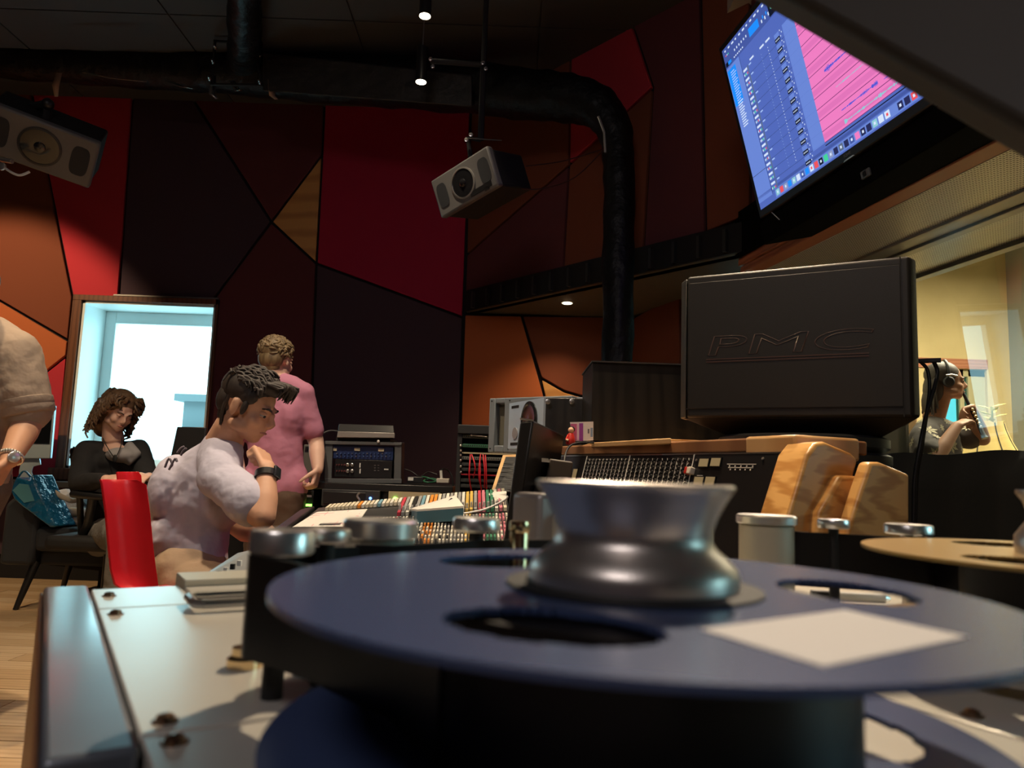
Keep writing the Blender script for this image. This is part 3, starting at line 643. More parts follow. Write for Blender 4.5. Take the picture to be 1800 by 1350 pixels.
q.build('white_cable', M_white, label='short white cable looping under the left hanging loudspeaker', cat='cable')
q = MB(); q.lathe([(.02, 0), (.02, .01), (.012, .012)], Y(4, 293, 3.5), 12, ax=(0, -1, 0)); q.tube([Y(-30, 255, 3.55), Y(0, 280, 3.5), Y(22, 284, 3.5)], .012, 8)
q.build('metal_hook', M_chrome, label='bright steel hook at the lower corner of the left hanging loudspeaker', cat='hook')

# ================================================= WALL SCREEN
tA = V((1.128, 3.339, 2.2)); tu = V((.15991, -.98713, 0)); tv = V((-.24367, -.03947, .96905)); tn = tu.cross(tv).normalized(); tn = tn if tn.x < 0 else -tn
def TP(u, v, k=0): return tA+tu*u+tv*v+tn*k
tvt = thing('wall_television', 'large black framed television showing a pink and blue recording session', 'television', TP(.7, 0))
q = MB(); q.prism([TP(-.028, -.035), TP(1.42, -.035), TP(1.42, .812), TP(-.028, .812)], -tn*.05); q.build('bezel', M_blackp, tvt, bevel=.006)
q = MB(); q.prism([TP(.3, .2), TP(1.1, .2), TP(1.1, .6), TP(.3, .6)], -tn*.30); q.build('wall_mount', M_black, tvt)
EM = {}
def em(c, s=1.0):
    k = (c, s)
    if k not in EM: EM[k] = mat('screen_colour', (0, 0, 0), .3, emit=(*c, s)) if False else None
    return k
def emat(c, s=1.0, nm='screen_light'):
    m = bpy.data.materials.new(nm); m.use_nodes = True; b = m.node_tree.nodes['Principled BSDF']; b.inputs['Base Color'].default_value = (.02, .02, .02, 1); b.inputs['Roughness'].default_value = .3
    b.inputs['Emission Color'].default_value = (*c, 1); b.inputs['Emission Strength'].default_value = s; return m
pal = dict(base=(.075, .13, .46), base2=(.050, .088, .33), dark=(.015, .02, .09), light=(.13, .22, .62), blue=(.01, .25, .9), pink=(.80, .19, .50), pink2=(.70, .16, .45), line=(.12, .02, .12), wave=(.07, .09, .60), teal=(.25, .55, .62), white=(.62, .72, .9), dots=(.35, .5, .85), black=(.003, .006, .02), red=(.8, .08, .1), green=(.05, .6, .3), grey=(.25, .3, .5), olive=(.10, .14, .22))
keys = list(pal); smats = [emat(pal[k]) for k in keys]; UI = MB(); lay = [0]
def rect(u0, u1, v0, v1, c, k=None):
    k = k if k is not None else .0012+.0002*lay[0]; UI.add([TP(u0, v0, k), TP(u1, v0, k), TP(u1, v1, k), TP(u0, v1, k)], [(0, 1, 2, 3)], keys.index(c))
L0, L1, L2, L3 = .0010, .0016, .0022, .0028
rect(0, 1.385, 0, .782, 'base', L0)
rect(0, 1.385, .752, .782, 'base2', L1)
for i in range(13): rect(.02+i*.035, .02+i*.035+.012+.008*((i*7) % 3)/2, .763, .771, 'white', L2)
rect(0, 1.385, .690, .752, 'base2', L1); rect(.005, .06, .695, .715, 'black', L2); rect(.03, .06, .697, .713, 'blue', L3)
rect(.24, .325, .708, .745, 'blue', L2)
for i in range(6): rect(.085+i*.016, .094+i*.016, .700, .706, 'white', L3); rect(.10+i*.022, .108+i*.022, .725, .735, 'white', L2)
for i in range(5): rect(.345+i*.014, .353+i*.014, .708+.012*(i % 2), .722+.012*(i % 2), 'blue' if i % 2 else 'white', L2)
rect(.41, .56, .695, .748, 'black', L2)
text('00:05:02', frameM(TP(.47, .728, L3), tu, tv, tn), .026, emat((.15, .8, .6)), tvt, 'clock_digits')
for i in range(3): rect(.02+i*.012, .027+i*.012, .742, .748, ('red', 'white', 'green')[i], L2)
rect(.0, .122, .03, .688, 'light', L1)      # track list
rect(.005, .082, .50, .675, 'blue', L2)
for i in range(24): rect(.030, .065+.012*((i*5) % 3)/2, .655-i*.0115, .660-i*.0115, 'dots' if i < 13 else 'white', L3)
rect(.124, .126, .03, .69, 'black', L2); rect(0, .122, .155, .157, 'black', L2)
# 12 track rows
for i in range(13):
    y1 = .618-i*.0445; rect(.126, .47, y1-.0445, y1-.0435, 'black', L2)
    rect(.132, .165, y1-.016, y1-.006, 'white', L3)
    for k in range(4): rect(.132+k*.009, .138+k*.009, y1-.036, y1-.026, ('white', 'green', 'teal', 'red')[(k+i) % 4 if k else 0], L3)
    rect(.170, .178, y1-.042, y1-.002, 'olive', L3); rect(.185, .205+.01*((i*3) % 3)/2, y1-.010, y1-.004, 'dots', L3)
    rect(.405, .44, y1-.030, y1-.002, 'light', L2); rect(.405, .443, y1-.040, y1-.022, 'black', L3)
    for k in range(4): rect(.410+k*.008, .414+k*.008, y1-.034, y1-.028, 'white', .0032)
    for k in range(3): rect(.448+(k % 2)*.01, .452+(k % 2)*.01, y1-.008-k*.012, y1-.002-k*.012, 'white', L3)
for i in range(38):
    v = .600-i*.0136; rect(.346, .3495, v-.004, v, 'white', L3); rect(.290, .2925, v-.003, v, 'dots', L3)
for a in (.20, .29, .34): rect(a, a+.035, .622, .630, 'white', L3)
rect(.470, .552, .080, .622, 'light', L1)
for i in range(13): rect(.470, .552, .618-.0445*(i+1), .6175-.0445*(i+1)+.001, 'base', L2)
rect(.552, 1.385, .080, .611, 'pink', L1)
for i in range(13):
    v = .611-.0442*i; rect(.552, 1.385, v-.0012, v+.0012, 'line', L2)
    if i % 2: rect(.552, 1.385, v-.034, v-.012, 'pink2', .0018)
def wave(u0, u1, v, amp, c, seed, n=150):
    rr = random.Random(seed)
    for i in range(n):
        u = u0+(u1-u0)*i/n; a = amp*(.15+.85*rr.random())*(.25+abs(noise.noise(V((u*14, seed, 0))))*2.4); a = min(a, amp*1.3); rect(u, u+(u1-u0)/n, v-a, v+a, c, L3)
wave(.650, .87, .324, .010, 'wave', 1); wave(.87, 1.2, .324, .015, 'wave', 6); wave(.69, .90, .146, .008, 'wave', 2); wave(.93, 1.0, .140, .008, 'wave', 3); wave(1.05, 1.2, .145, .009, 'wave', 8)
wave(.69, .88, .238, .004, 'teal', 4); wave(.69, 1.12, .100, .007, 'teal', 5); wave(.72, .8, .50, .004, 'teal', 7); wave(.62, .70, .545, .006, 'wave', 9); wave(.95, 1.05, .36, .005, 'teal', 10)
rect(0, 1.385, .048, .060, 'base2', L1); rect(.552, 1.385, .066, .070, 'black', L2)
rect(.146, 1.16, .006, .044, 'light', L2)
dk = ['teal', 'red', 'grey', 'blue', 'teal', 'white', 'base2', 'blue', 'white', 'red', 'black', 'green', 'grey', 'dark', 'olive', 'dark', 'base2', 'pink', 'dark', 'dark', 'teal', 'white', 'white', 'light', 'dark', 'dark', 'red', 'dark', 'blue', 'blue']
for i, c in enumerate(dk):
    u = .155+i*.0335; rect(u, u+.026, .012, .038, c, L3)
    if i % 2 == 0: rect(u+.008, u+.018, .020, .030, 'white' if c not in ('white',) else 'red', .0032)
UI.build('screen_image', smats, tvt, smooth=0)
M_lgrey = mat('grey_print', (.35, .35, .36), .5)
text('SONY', frameM(TP(.657, -.014, .001), tu, tv, tn), .016, M_lgrey, tvt, 'maker_lettering')
q = MB(); q.prism([TP(.63, -.034, .001), TP(.70, -.034, .001), TP(.69, -.029, .001), TP(.64, -.029, .001)], tn*.003); q.build('status_light', M_chrome, tvt)
sb = thing('sound_bar_shelf', 'long black shelf box beneath the television with a small white camera badge', 'shelf', TP(.6, -.1, -.02))
q = MB(); q.prism([TP(-.08, -.15, -.02), TP(1.42, -.15, -.02), TP(1.42, -.037, -.02), TP(-.08, -.037, -.02)], -tn*.30); q.build('box', MATS['dead_black'], sb, bevel=.008)
q = MB(); q.prism([TP(.685, -.128, -.019), TP(.735, -.128, -.019), TP(.735, -.098, -.019), TP(.685, -.098, -.019)], tn*.01); q.build('badge', M_grey, sb, bevel=.003)
q = MB(); q.prism([TP(.702, -.122, -.008), TP(.718, -.122, -.008), TP(.718, -.104, -.008), TP(.702, -.104, -.008)], tn*.002); q.build('lens', M_black, sb)
q = MB(); q.tube(path([TP(.08, -.04, 0), TP(.11, -.06, .01), TP(.125, -.09, 0)]), .002, 5); q.build('loose_wire', M_white, sb)

# ================================================= LARGE LOUDSPEAKER SEEN FROM BEHIND
a0 = Y(1206, 740, 1.78); b0 = Y(1606, 737, 1.55); pd_ = V((b0.x-a0.x, b0.y-a0.y, 0)); PW = pd_.length; pd_.normalize(); pn_ = V((pd_.y, -pd_.x, 0)); pn_ = pn_ if pn_.y < 0 else -pn_
zb, zt = 1.094, 1.440
def PP(u, z, k=0): p = a0+pd_*u+pn_*k; return V((p.x, p.y, z))
M_cab = mat('charcoal_cabinet', (.0105, .0095, .0085), .5, bump=(700, .25, .001))
M_cab2 = mat('charcoal_edge', (.040, .038, .034), .45, bump=(700, .2, .001))
big = thing('large_loudspeaker', 'big charcoal loudspeaker cabinet seen from behind with embossed lettering', 'loudspeaker', PP(PW/2, zb, -.15))
q = MB(); q.prism([PP(0, zb), PP(PW, zb), PP(PW+.012, zb, -.03), PP(PW-.02, zb, -.30), PP(.05, zb, -.30), PP(-.0, zb, -.03)], (0, 0, zt-zb)); q.build('cabinet', M_cab, big, bevel=.006)
q = MB(); q.prism([PP(-.022, zb+.0, -.03), PP(-.001, zb, .001), PP(-.001, zb, -.06), PP(-.022, zb, -.07)], (0, 0, zt-zb-.005)); q.build('side_trim', M_cab2, big, bevel=.003)
q = MB(); q.prism([PP(.004, zb+.022, 0), PP(PW-.018, zb+.022, 0), PP(PW-.018, zt-.018, 0), PP(.004, zt-.018, 0)], pn_*.0025); q.build('rear_panel', M_cab, big, bevel=.001)
for (u0, u1, z0_, z1_) in ((.0, PW-.016, zb+.020, zb+.0225), (.0, PW-.016, zt-.0185, zt-.016), (PW-.0185, PW-.016, zb, zt)):
    q = MB(); q.prism([PP(u0, z0_, .0005), PP(u1, z0_, .0005), PP(u1, z1_, .0005), PP(u0, z1_, .0005)], pn_*.0012); q.build('seam', M_black, big)
q = MB(); q.add([PP(-.01, zb, -.01), PP(PW+.01, zb, -.01), PP(PW-.03, zb, -.29), PP(.04, zb, -.29), PP(.075, zb-.035, -.06), PP(PW-.055, zb-.035, -.06), PP(PW-.08, zb-.035, -.25), PP(.10, zb-.035, -.25)],
    [(0, 1, 2, 3), (7, 6, 5, 4), (0, 4, 5, 1), (1, 5, 6, 2), (2, 6, 7, 3), (3, 7, 4, 0)]); q.build('bevelled_base', M_cab, big, bevel=.002)
lc = PP(PW*.462, 1.262, .003)
M_emb = mat('embossed_edge', (.075, .047, .043), .35)
cu = bpy.data.curves.new('t', 'FONT'); cu.body = 'PMC'; cu.size = .066; cu.extrude = 0; cu.bevel_depth = .00055; cu.bevel_resolution = 1; cu.fill_mode = 'NONE'; cu.shear = .12; cu.align_x = 'CENTER'; cu.align_y = 'CENTER'; cu.offset = 0
tt = bpy.data.objects.new('t', cu); C.objects.link(tt); bpy.context.view_layer.update(); tme = bpy.data.meshes.new_from_object(tt.evaluated_get(bpy.context.evaluated_depsgraph_get())); bpy.data.objects.remove(tt)
tme.transform(frameM(lc, pd_, (0, 0, 1), pn_) @ Matrix.Scale(2.75, 4, V((1, 0, 0)))); tme.materials.clear(); tme.materials.append(M_emb)
fin(bpy.data.objects.new('embossed_lettering', tme), big)
for k in (0, 1):
    q = MB(); z_ = 1.231-.006*k; q.prism([PP(PW*.10, z_, .0025), PP(PW*.83, z_+.0, .0025), PP(PW*.83, z_+.0028, .0025), PP(PW*.10, z_+.0028, .0025)], pn_*.0012); q.build('underline', M_emb, big)
M_iso = mat('black_isolation_puck', (.018, .02, .024), .4)
pkc = PP(PW*.50, 0, -.15)
for z_, r_ in ((1.024, .192), (.986, .196)):
    pk = MB(); pk.lathe([(r_-.012, z_), (r_, z_+.008), (r_, z_+.028), (r_-.012, z_+.034)], (pkc.x, pkc.y, 0), 48)
    pk.build('isolation_disc', M_iso, big)
st = thing('speaker_stand', 'black column stand beneath the big charcoal loudspeaker', 'stand', (pkc.x, pkc.y, 0))
q = MB(); q.lathe([(.05, .02), (.05, .95)], (pkc.x, pkc.y, 0), 20); q.build('column', M_black, st); q = MB(); q.lathe([(.16, .95), (.18, .955), (.18, .984), (0, .984)], (pkc.x, pkc.y, 0), 32); q.build('top_plate', M_black, st); q = MB(); q.lathe([(.2, 0), (.2, .02), (0, .02)], (pkc.x, pkc.y, 0), 32); q.build('foot', M_black, st)
# lead from the big speaker
lead = thing('speaker_lead', 'black lead looping out of the big loudspeaker and hanging to the floor', 'cable', Y(1605, 930, 1.62))
q = MB(); q.obox(Y(1632, 634, 1.68), pd_, pn_, (0, 0, 1), .05, .02, .008); q.build('plug', M_blackp, lead)
q = MB(); q.tube(path([Y(*p) for p in [(1640, 634, 1.68), (1648, 655, 1.68), (1640, 690, 1.66), (1628, 730, 1.64), (1618, 780, 1.62), (1608, 840, 1.62), (1606, 900, 1.62), (1604, 1010, 1.62)]]), .0045, 8); q.build('thick_cable', M_cable, lead, smooth=80)
q = MB(); q.tube(path([Y(*p) for p in [(1618, 636, 1.68), (1630, 650, 1.68), (1634, 680, 1.67), (1630, 720, 1.65), (1620, 790, 1.63), (1611, 850, 1.63), (1609, 1010, 1.63)]]), .004, 8); q.build('thin_cable', M_cable, lead, smooth=80)
# ================================================= WOODEN METER BRIDGE WITH KNOB PANEL
T0 = Y(1012, 804, 2.20); T1 = Y(1412, 797, 1.36); T0.z = T1.z = 1.003
cdv = V((T1.x-T0.x, T1.y-T0.y, 0)).normalized(); cn = V((cdv.y, -cdv.x, 0)); cn = cn if cn.x < 0 else -cn   # cn faces the user
LB = (T1-T0).length; down = (cn*.050+V((0, 0, -.20))).normalized(); pnrm = cdv.cross(down).normalized(); pnrm = pnrm if pnrm.x < 0 else -pnrm
def CP(u, t, k=0): return T0+cdv*u+down*t+pnrm*k
def onpanel(px, py):
    p = PL(px, py, T0, pnrm)-T0; return p.dot(cdv), p.dot(down)
M_oak = wood('golden_oak', (.68, .38, .13), (.47, .22, .06), 12, (.35, .35, 1.6), .30, 'X', 12)
M_oak2 = wood('golden_oak_board', (.66, .42, .20), (.54, .31, .13), 3, (1, 1, 1), .35, 'X', 3)
M_walnut = wood('brown_wood_rail', (.34, .17, .08), (.24, .11, .05), 6, (1, 1, 1), .4, 'X', 3)
M_ink = mat('black_faceplate', (.010, .010, .011), .35)
M_tick = mat('white_knob_marks', (.70, .70, .66), .5)
mbr = thing('meter_bridge', 'oak cheeked console upright with rows of white marked knobs', 'mixing desk', (T0+T1)/2-V((0, 0, .95)))
q = MB(); q.prism([CP(-.25, 0), CP(LB, 0), CP(LB, .30), CP(-.25, .30)], -pnrm*.02); q.build('knob_panel', M_ink, mbr)
q = MB(); q.prism([CP(-.25, -.003, .001), CP(LB, -.003, .001), CP(LB, .0, .001), CP(-.25, .0, .001)], -pnrm*.01); q.build('panel_edge', M_alu, mbr)
def pp(f, t0, a, b): return None
divs = [onpanel(x, y)[0] for x, y in ((1031, 811), (1107, 808), (1221, 804))]
for u in divs+[onpanel(1402, 800)[0]-.004]:
    q = MB(); q.prism([CP(u-.0012, 0, .001), CP(u+.0012, 0, .001), CP(u+.0012, .22, .001), CP(u-.0012, .22, .001)], pnrm*.0015); q.build('module_divider', M_tick, mbr)
rr = random.Random(3)
for (u0, u1, n) in ((divs[0], divs[1], 12), (divs[1], divs[2], 13)):
    kn = MB(); mk = MB(); ln = MB()
    for i in range(n):
        u = u0+(u1-u0)*(i+.5)/n
        if 0 < i < n: ln.obox(CP(u0+(u1-u0)*i/n, .08, .0015), cdv, down, pnrm, .0005, .13, .0008)
        for j in range(11):
            t_ = .012+j*.0105
            kn.lathe([(.0032, 0), (.0028, .006), (0, .006)], CP(u, t_, .0), 8, ax=pnrm)
            a = rr.choice((-.8, -.3, 0, .5, .9)); dv_ = (down*math.cos(a)+cdv*math.sin(a))
            mk.obox(CP(u, t_, .0065), dv_, dv_.cross(pnrm), pnrm, .0055, .0013, .0008)
            if rr.random() < .8: mk.obox(CP(u+.0015, t_+.0052, .001), cdv, down, pnrm, .0035+.002*rr.random(), .0009, .0006)
    kn.build('knob_rows', M_dark, mbr, kind='stuff'); mk.build('knob_marks', M_tick, mbr, kind='stuff'); ln.build('grid_lines', M_tick, mbr, kind='stuff')
M_vu = emat((.75, .50, .22), .28, 'vu_meter_glow')
for (x, y, w_, h_) in ((1239, 814, 13, 14), (1260, 813, 13, 14), (1230, 846, 13, 14), (1250, 846, 13, 14), (1012, 833, 10, 22)):
    u, t_ = onpanel(x, y); wd_ = w_*1.9/F*1.6; f = MB(); f.obox(CP(u, t_, .001), cdv, down, pnrm, wd_*1.15, h_*1.6/F*1.25, .005); fo = f.build('meter', M_blackp, mbr)
    g = MB(); g.obox(CP(u, t_, .004), cdv, down, pnrm, wd_, h_*1.6/F, .001); g.build('meter_window', M_vu, fo)
u, t_ = onpanel(1218, 829); q = MB(); q.obox(CP(u, t_, .006), cdv, down, pnrm, .014, .016, .014); q.build('selector_button', mat('ivory_button', (.75, .70, .62), .4), mbr, bevel=.002)
q = MB(); q.obox(CP(u-.012, t_, .006), cdv, down, pnrm, .008, .016, .014); q.build('selector_button', mat('red_button', (.6, .03, .02), .4), mbr, bevel=.002)
for (x0_, x1_, y_) in ((1279, 1330, 816), (1281, 1325, 822), (1226, 1236, 836)):
    ua, ta = onpanel(x0_, y_); ub, tb = onpanel(x1_, y_); q = MB(); q.obox(CP((ua+ub)/2, ta, .0012), cdv, down, pnrm, ub-ua, .0012, .0006); q.build('printed_line', M_tick, mbr)
    for k in range(5): q = MB(); q.obox(CP(ua+(ub-ua)*(k+.5)/5, ta+.004, .0012), cdv, down, pnrm, .003, .003, .0006); q.build('printed_mark', M_tick, mbr)
for (x, y) in ((1226, 806), (1343, 803), (1402, 805), (1266, 806)):
    ua, ta = onpanel(x, y); q = MB(); q.lathe([(.003, 0), (.0028, .002), (0, .002)], CP(ua, ta+.004, .001), 10, ax=pnrm); q.build('panel_screw', M_chrome, mbr)
# oak cheeks: profile in the plane across the desk
def cheek(px_poly, shift, th, name='cheek'):
    P = T1+cdv*shift; pts = [PL(x, y, P, cdv) for x, y in px_poly]; q = MB(); q.prism(pts, -cdv*th); return q.build(name, M_oak, mbr, bevel=.007, seg=3)
cheek([(1418, 800), (1434, 779), (1450, 776), (1497, 796), (1508, 806), (1508, 815), (1455, 1000), (1358, 1000)], .030, .075)
cheek([(1478, 835), (1523, 838), (1515, 850), (1470, 1000), (1430, 1000), (1440, 900)], .050, .03)
cheek([(1513, 862), (1530, 812), (1548, 812), (1600, 834), (1600, 1000), (1470, 1000)], .085, .028)
# top wooden ledge behind the panel
q = MB(); q.prism([CP(-.25, -.004), CP(LB-.04, -.004), CP(LB-.04, -.004)-cn*.20, CP(-.25, -.004)-cn*.20], (0, 0, .028)); q.build('top_rail', M_walnut, mbr, bevel=.004)
q = MB(); q.prism([T1-cdv*.16+V((0, 0, -.01)), T1-cdv*.02+V((0, 0, -.01)), T1-cdv*.02-cn*.16+V((0, 0, -.01)), T1-cdv*.16-cn*.16+V((0, 0, -.01))], (0, 0, .045)); q.build('corner_block', M_oak2, mbr, bevel=.006)
q = MB(); q.prism([CP(-.25, .05)-cn*.02, CP(LB, .05)-cn*.02, CP(LB, .05)-cn*.10, CP(-.25, .05)-cn*.10], (0, 0, -.93)); q.build('cabinet', M_black, mbr)
def board(name, label, corners, z, th, m, cat='board'):
    q = MB(); pts = [Z(x, y, z) for x, y in corners]; q.prism(pts, (0, 0, -th)); o = q.build(name, m, bevel=.002, label=label, cat=cat); return o
zt_ = T0.z+.024+.014
board('wooden_board', 'long pale wooden board lying on the console top behind the black monitor', [(997, 790), (1165, 778), (1180, 770), (1040, 778)], zt_, .0135, M_oak2)
board('wooden_board', 'thicker oak board lying on the long pale board beneath the black speaker box', [(1085, 778), (1154, 771), (1262, 775), (1150, 783)], zt_+.016, .0155, M_oak)
board('wooden_board', 'curved oak end board by the foot of the big loudspeaker', [(1172, 800), (1180, 789), (1345, 784), (1350, 798)], T0.z+.0345, .009, M_oak2)
bx = thing('black_device', 'flat black plastic device lying on the console ledge under the big loudspeaker', 'device', Y(1298, 785, 1.62))
q = MB(); pts = [Z(x, y, T0.z+.052) for x, y in ((1248, 786), (1330, 784), (1346, 770), (1262, 772))]; q.prism(pts, (0, 0, -.017)); q.build('case', M_blackp, bx, bevel=.002)
q = MB(); pts = [Z(x, y, T0.z+.053) for x, y in ((1318, 783), (1331, 783.5), (1345, 771), (1334, 771))]; q.prism(pts, (0, 0, -.012)); q.build('clear_end', M_grey, bx)
# ================================================= BLACK BOX SPEAKER, GREY SPEAKER, SMALL BLACK SPEAKER
M_bwood = wood('black_stained_wood', (.013, .012, .011), (.006, .0055, .005), 7, (1, 1, .12), .38, 'X', 9)
bs = thing('black_box_speaker', 'black wood grain speaker cabinet on the console between grey speaker and big loudspeaker', 'loudspeaker', Y(1115, 772, 2.25))
p0 = Y(1042, 637, 2.2); p1 = Y(1046, 774, 2.2); x1_ = p0.x+.42
q = MB(); q.box(p0.x, x1_, 2.2, 2.5, p1.z, p0.z); q.build('cabinet', M_bwood, bs, bevel=.002)
q = MB(); q.box(p0.x-.004, x1_, 2.19, 2.5, p0.z, p0.z+.004); q.build('top_edge', M_dark, bs)
gs = thing('grey_speaker', 'large grey speaker with rounded port window standing behind the black monitor', 'loudspeaker', Y(930, 790, 3.0))
ga_ = Y(857, 795, 3.0); gb_ = Y(1003, 795, 2.78); gd = V((gb_.x-ga_.x, gb_.y-ga_.y, 0)); GW = gd.length; gd.normalize(); gnn = V((gd.y, -gd.x, 0)); gnn = gnn if gnn.y < 0 else -gnn
gz0 = ga_.z; gz1 = Y(857, 700, 3.0).z
def GP(u, z, k=0): p = ga_+gd*u+gnn*k; return V((p.x, p.y, z))
M_gs = mat('blue_grey_enamel', (.16, .18, .20), .45)
fr = MB(); w0, w1, a0_, a1_ = .03, .075, gz0+.028, gz1-.022
for (u0, u1, z0_, z1_) in ((0, w0, gz0, gz1), (w1, GW, gz0, gz1), (w0, w1, gz0, a0_), (w0, w1, a1_, gz1)): fr.prism([GP(u0, z0_), GP(u1, z0_), GP(u1, z1_), GP(u0, z1_)], -gnn*.04)
fr.build('front_frame', M_gs, gs, bevel=.004)
q = MB(); q.prism([GP(w0-.002, a0_, -.03), GP(w1+.002, a0_, -.03), GP(w1+.002, a1_, -.03), GP(w0-.002, a1_, -.03)], -gnn*.005); q.build('port_mesh', mat('olive_mesh', (.12, .11, .08), .7), gs)
q = MB(); q.prism([GP(.0, gz0, -.04), GP(GW, gz0, -.04), GP(GW+.16, gz0, -.30), GP(.1, gz0, -.35)], (0, 0, gz1-gz0)); q.build('cabinet', M_gs, gs, bevel=.006)
for u in (.012, .10, .24, GW-.02):
    for z_ in (gz0+.015, gz1-.012):
        q = MB(); q.lathe([(.0035, 0), (.003, .002), (0, .002)], GP(u, z_, 0), 8, ax=gnn); q.build('fixing_screw', M_black, gs)
ss = thing('small_black_speaker', 'small black wood speaker with pale blue lit baffle and round driver', 'loudspeaker', Y(957, 785, 2.5))
sa = Y(896, 790, 2.78); sb_ = Y(957, 790, 2.52); sd = V((sb_.x-sa.x, sb_.y-sa.y, 0)); SW = sd.length; sd.normalize(); sn = V((sd.y, -sd.x, 0)); sn = sn if sn.x < 0 else -sn
sz0 = Y(957, 787, 2.52).z; sz1 = Y(957, 699, 2.52).z
def SP(u, z, k=0): p = sa+sd*u+sn*k; return V((p.x, p.y, z))
q = MB(); q.prism([SP(0, sz0), SP(SW, sz0), SP(SW, sz1), SP(0, sz1)], sn*.008); q.build('baffle', mat('blue_lit_baffle', (.52, .66, .80), .4, .3), ss)  # bluish light falling on the baffle is put into its colour
c2 = Y(1046, 787, 2.50); q = MB(); q.prism([SP(0, sz0), SP(SW, sz0), V((c2.x, c2.y, sz0)), V((c2.x-.02, c2.y+.30, sz0))], (0, 0, sz1-sz0)); q.build('cabinet', M_bwood, ss, bevel=.002)
rdr = .052
q = MB(); q.lathe([(rdr*1.25, .008), (rdr*1.25, .012), (rdr*1.05, .016), (rdr, .012), (rdr*.4, .009), (0, .012)], SP(SW*.62, (sz0+sz1)/2+.015, 0), 32, ax=sn); q.build('driver', M_cone, ss)
q = MB(); q.lathe([(.022, .008), (.022, .011), (0, .011)], SP(SW*.22, (sz0+sz1)/2-.03, 0), 24, ax=sn); q.build('tweeter', mat('dome', (.25, .25, .27), .4), ss)
for z_ in (sz0+.012, sz1-.022): q = MB(); q.prism([SP(SW*.08, z_, .008), SP(SW*.30, z_, .008), SP(SW*.30, z_+.01, .008), SP(SW*.08, z_+.01, .008)], sn*.001); q.build('slot', M_black, ss)
for x in (963, 1005, 1040): q = MB(); q.lathe([(.009, 0), (.009, .003), (.005, .004), (0, .004)], Y(x, 706, 2.495), 16, ax=(0, -1, 0)); q.build('metal_button', M_alu, ss)
# figurine and cards on the ledge
fg = thing('toy_figurine', 'small toy figurine of a dark haired girl in a red dress on the console ledge', 'figurine', Y(1003, 786, 2.15))
q = MB(); fc = Y(1003, 782, 2.15)
q.lathe([(.012, 0), (.014, .004), (.012, .02), (.008, .032), (.004, .036)], fc, 16); q.tube([fc+V((-.008, -.004, .028)), fc+V((-.014, -.010, .014))], .003, 8); q.build('dress', mat('toy_red', (.65, .04, .03), .35), fg, smooth=60)
q = MB(); q.ell(fc+V((0, -.002, .042)), (.0085, .008, .009)).tube([fc+V((-.014, -.010, .014)), fc+V((-.008, -.014, .012))], .003, 8).ell(fc+V((0, 0, .002)), (.010, .007, .004)); q.build('head', mat('toy_skin', (.8, .5, .33), .4), fg, smooth=60)
q = MB(); q.ell(fc+V((.003, .003, .045)), (.009, .009, .009)); q.build('hair', M_black, fg, smooth=60)
q = MB(); a = Y(1007, 776, 2.17); b = Y(1043, 774, 2.17); c3 = Y(1043, 741, 2.17); d3 = Y(1002, 742, 2.17); q.prism([a, b, c3, d3], (0, .003, 0)); cdm = mat('card_white', (.72, .70, .74), .5)
crd = q.build('photo_card', cdm, label='pink and purple printed card leaning against the black speaker box', cat='card')
for (x0_, x1_, y0_, y1_, col) in ((1003, 1014, 745, 774, (.55, .12, .30)), (1014, 1018, 745, 774, (.75, .55, .70)), (1018, 1025, 744, 775, (.28, .05, .35)), (1033, 1036, 754, 762, (.15, .15, .2)), (1038, 1042, 752, 768, (.2, .3, .5))):
    q = MB(); q.prism([Y(x0_, y1_, 2.1695), Y(x1_, y1_, 2.1695), Y(x1_, y0_, 2.1695), Y(x0_, y0_, 2.1695)], (0, -.0005, 0)); q.build('print', mat('card_print_%d' % x0_, col, .5), crd)
q = MB(); q.tube(path([Y(*p) for p in ((1045, 778, 2.10), (1015, 779, 2.08), (1000, 786, 2.05), (993, 803, 2.0), (991, 830, 1.97))]), .003, 6); q.build('black_cable', M_cable, smooth=80, label='black cable drooping from the console ledge behind the black monitor', cat='cable')
# ================================================= BLACK MONITOR SEEN FROM BEHIND
mo_ = thing('computer_monitor', 'black computer monitor seen edge on from behind in front of the knob panel', 'monitor', Y(915, 935, 1.9))
A1, A2, A3, A4 = Y(914, 741, 1.86), Y(938, 738, 1.84), Y(905, 955, 1.84), Y(884, 955, 1.86)
F1, F2 = Y(992, 764, 2.25), Y(975, 900, 2.20)
q = MB(); th_ = A1-A2; q.hexa([A4, A3, F2, F2+th_, A1, A2, F1, F1+th_]); q.build('screen_housing', M_blackp, mo_, bevel=.006)
q = MB(); bl = lambda u, v_: (A3.lerp(F2, u)).lerp(A2.lerp(F1, u), v_)
ex = V((.06, -.02, 0)); q.hexa([bl(.25, .0), bl(.25, .0)+ex, bl(.85, .0)+ex, bl(.85, 0), bl(.25, .45), bl(.25, .42)+ex, bl(.85, .42)+ex, bl(.85, .45)]); q.build('rear_bulge', M_black, mo_, bevel=.006)
for k in range(9): q = MB(); z0_ = .02+k*.045; q.tube([bl(.27, z0_)+ex*1.02, bl(.8, z0_)+ex*1.02], .002, 4); q.build('vent_slat', M_dark, mo_)
q = MB(); q.hexa([Y(958, 852, 1.95), Y(1004, 855, 1.95), Y(1004, 855, 2.1), Y(958, 852, 2.1), Y(966, 806, 1.95), Y(1007, 812, 1.95), Y(1007, 812, 2.1), Y(966, 806, 2.1)]); q.build('stand_neck', mat('dark_taupe_plastic', (.065, .052, .042), .5), mo_, bevel=.004)
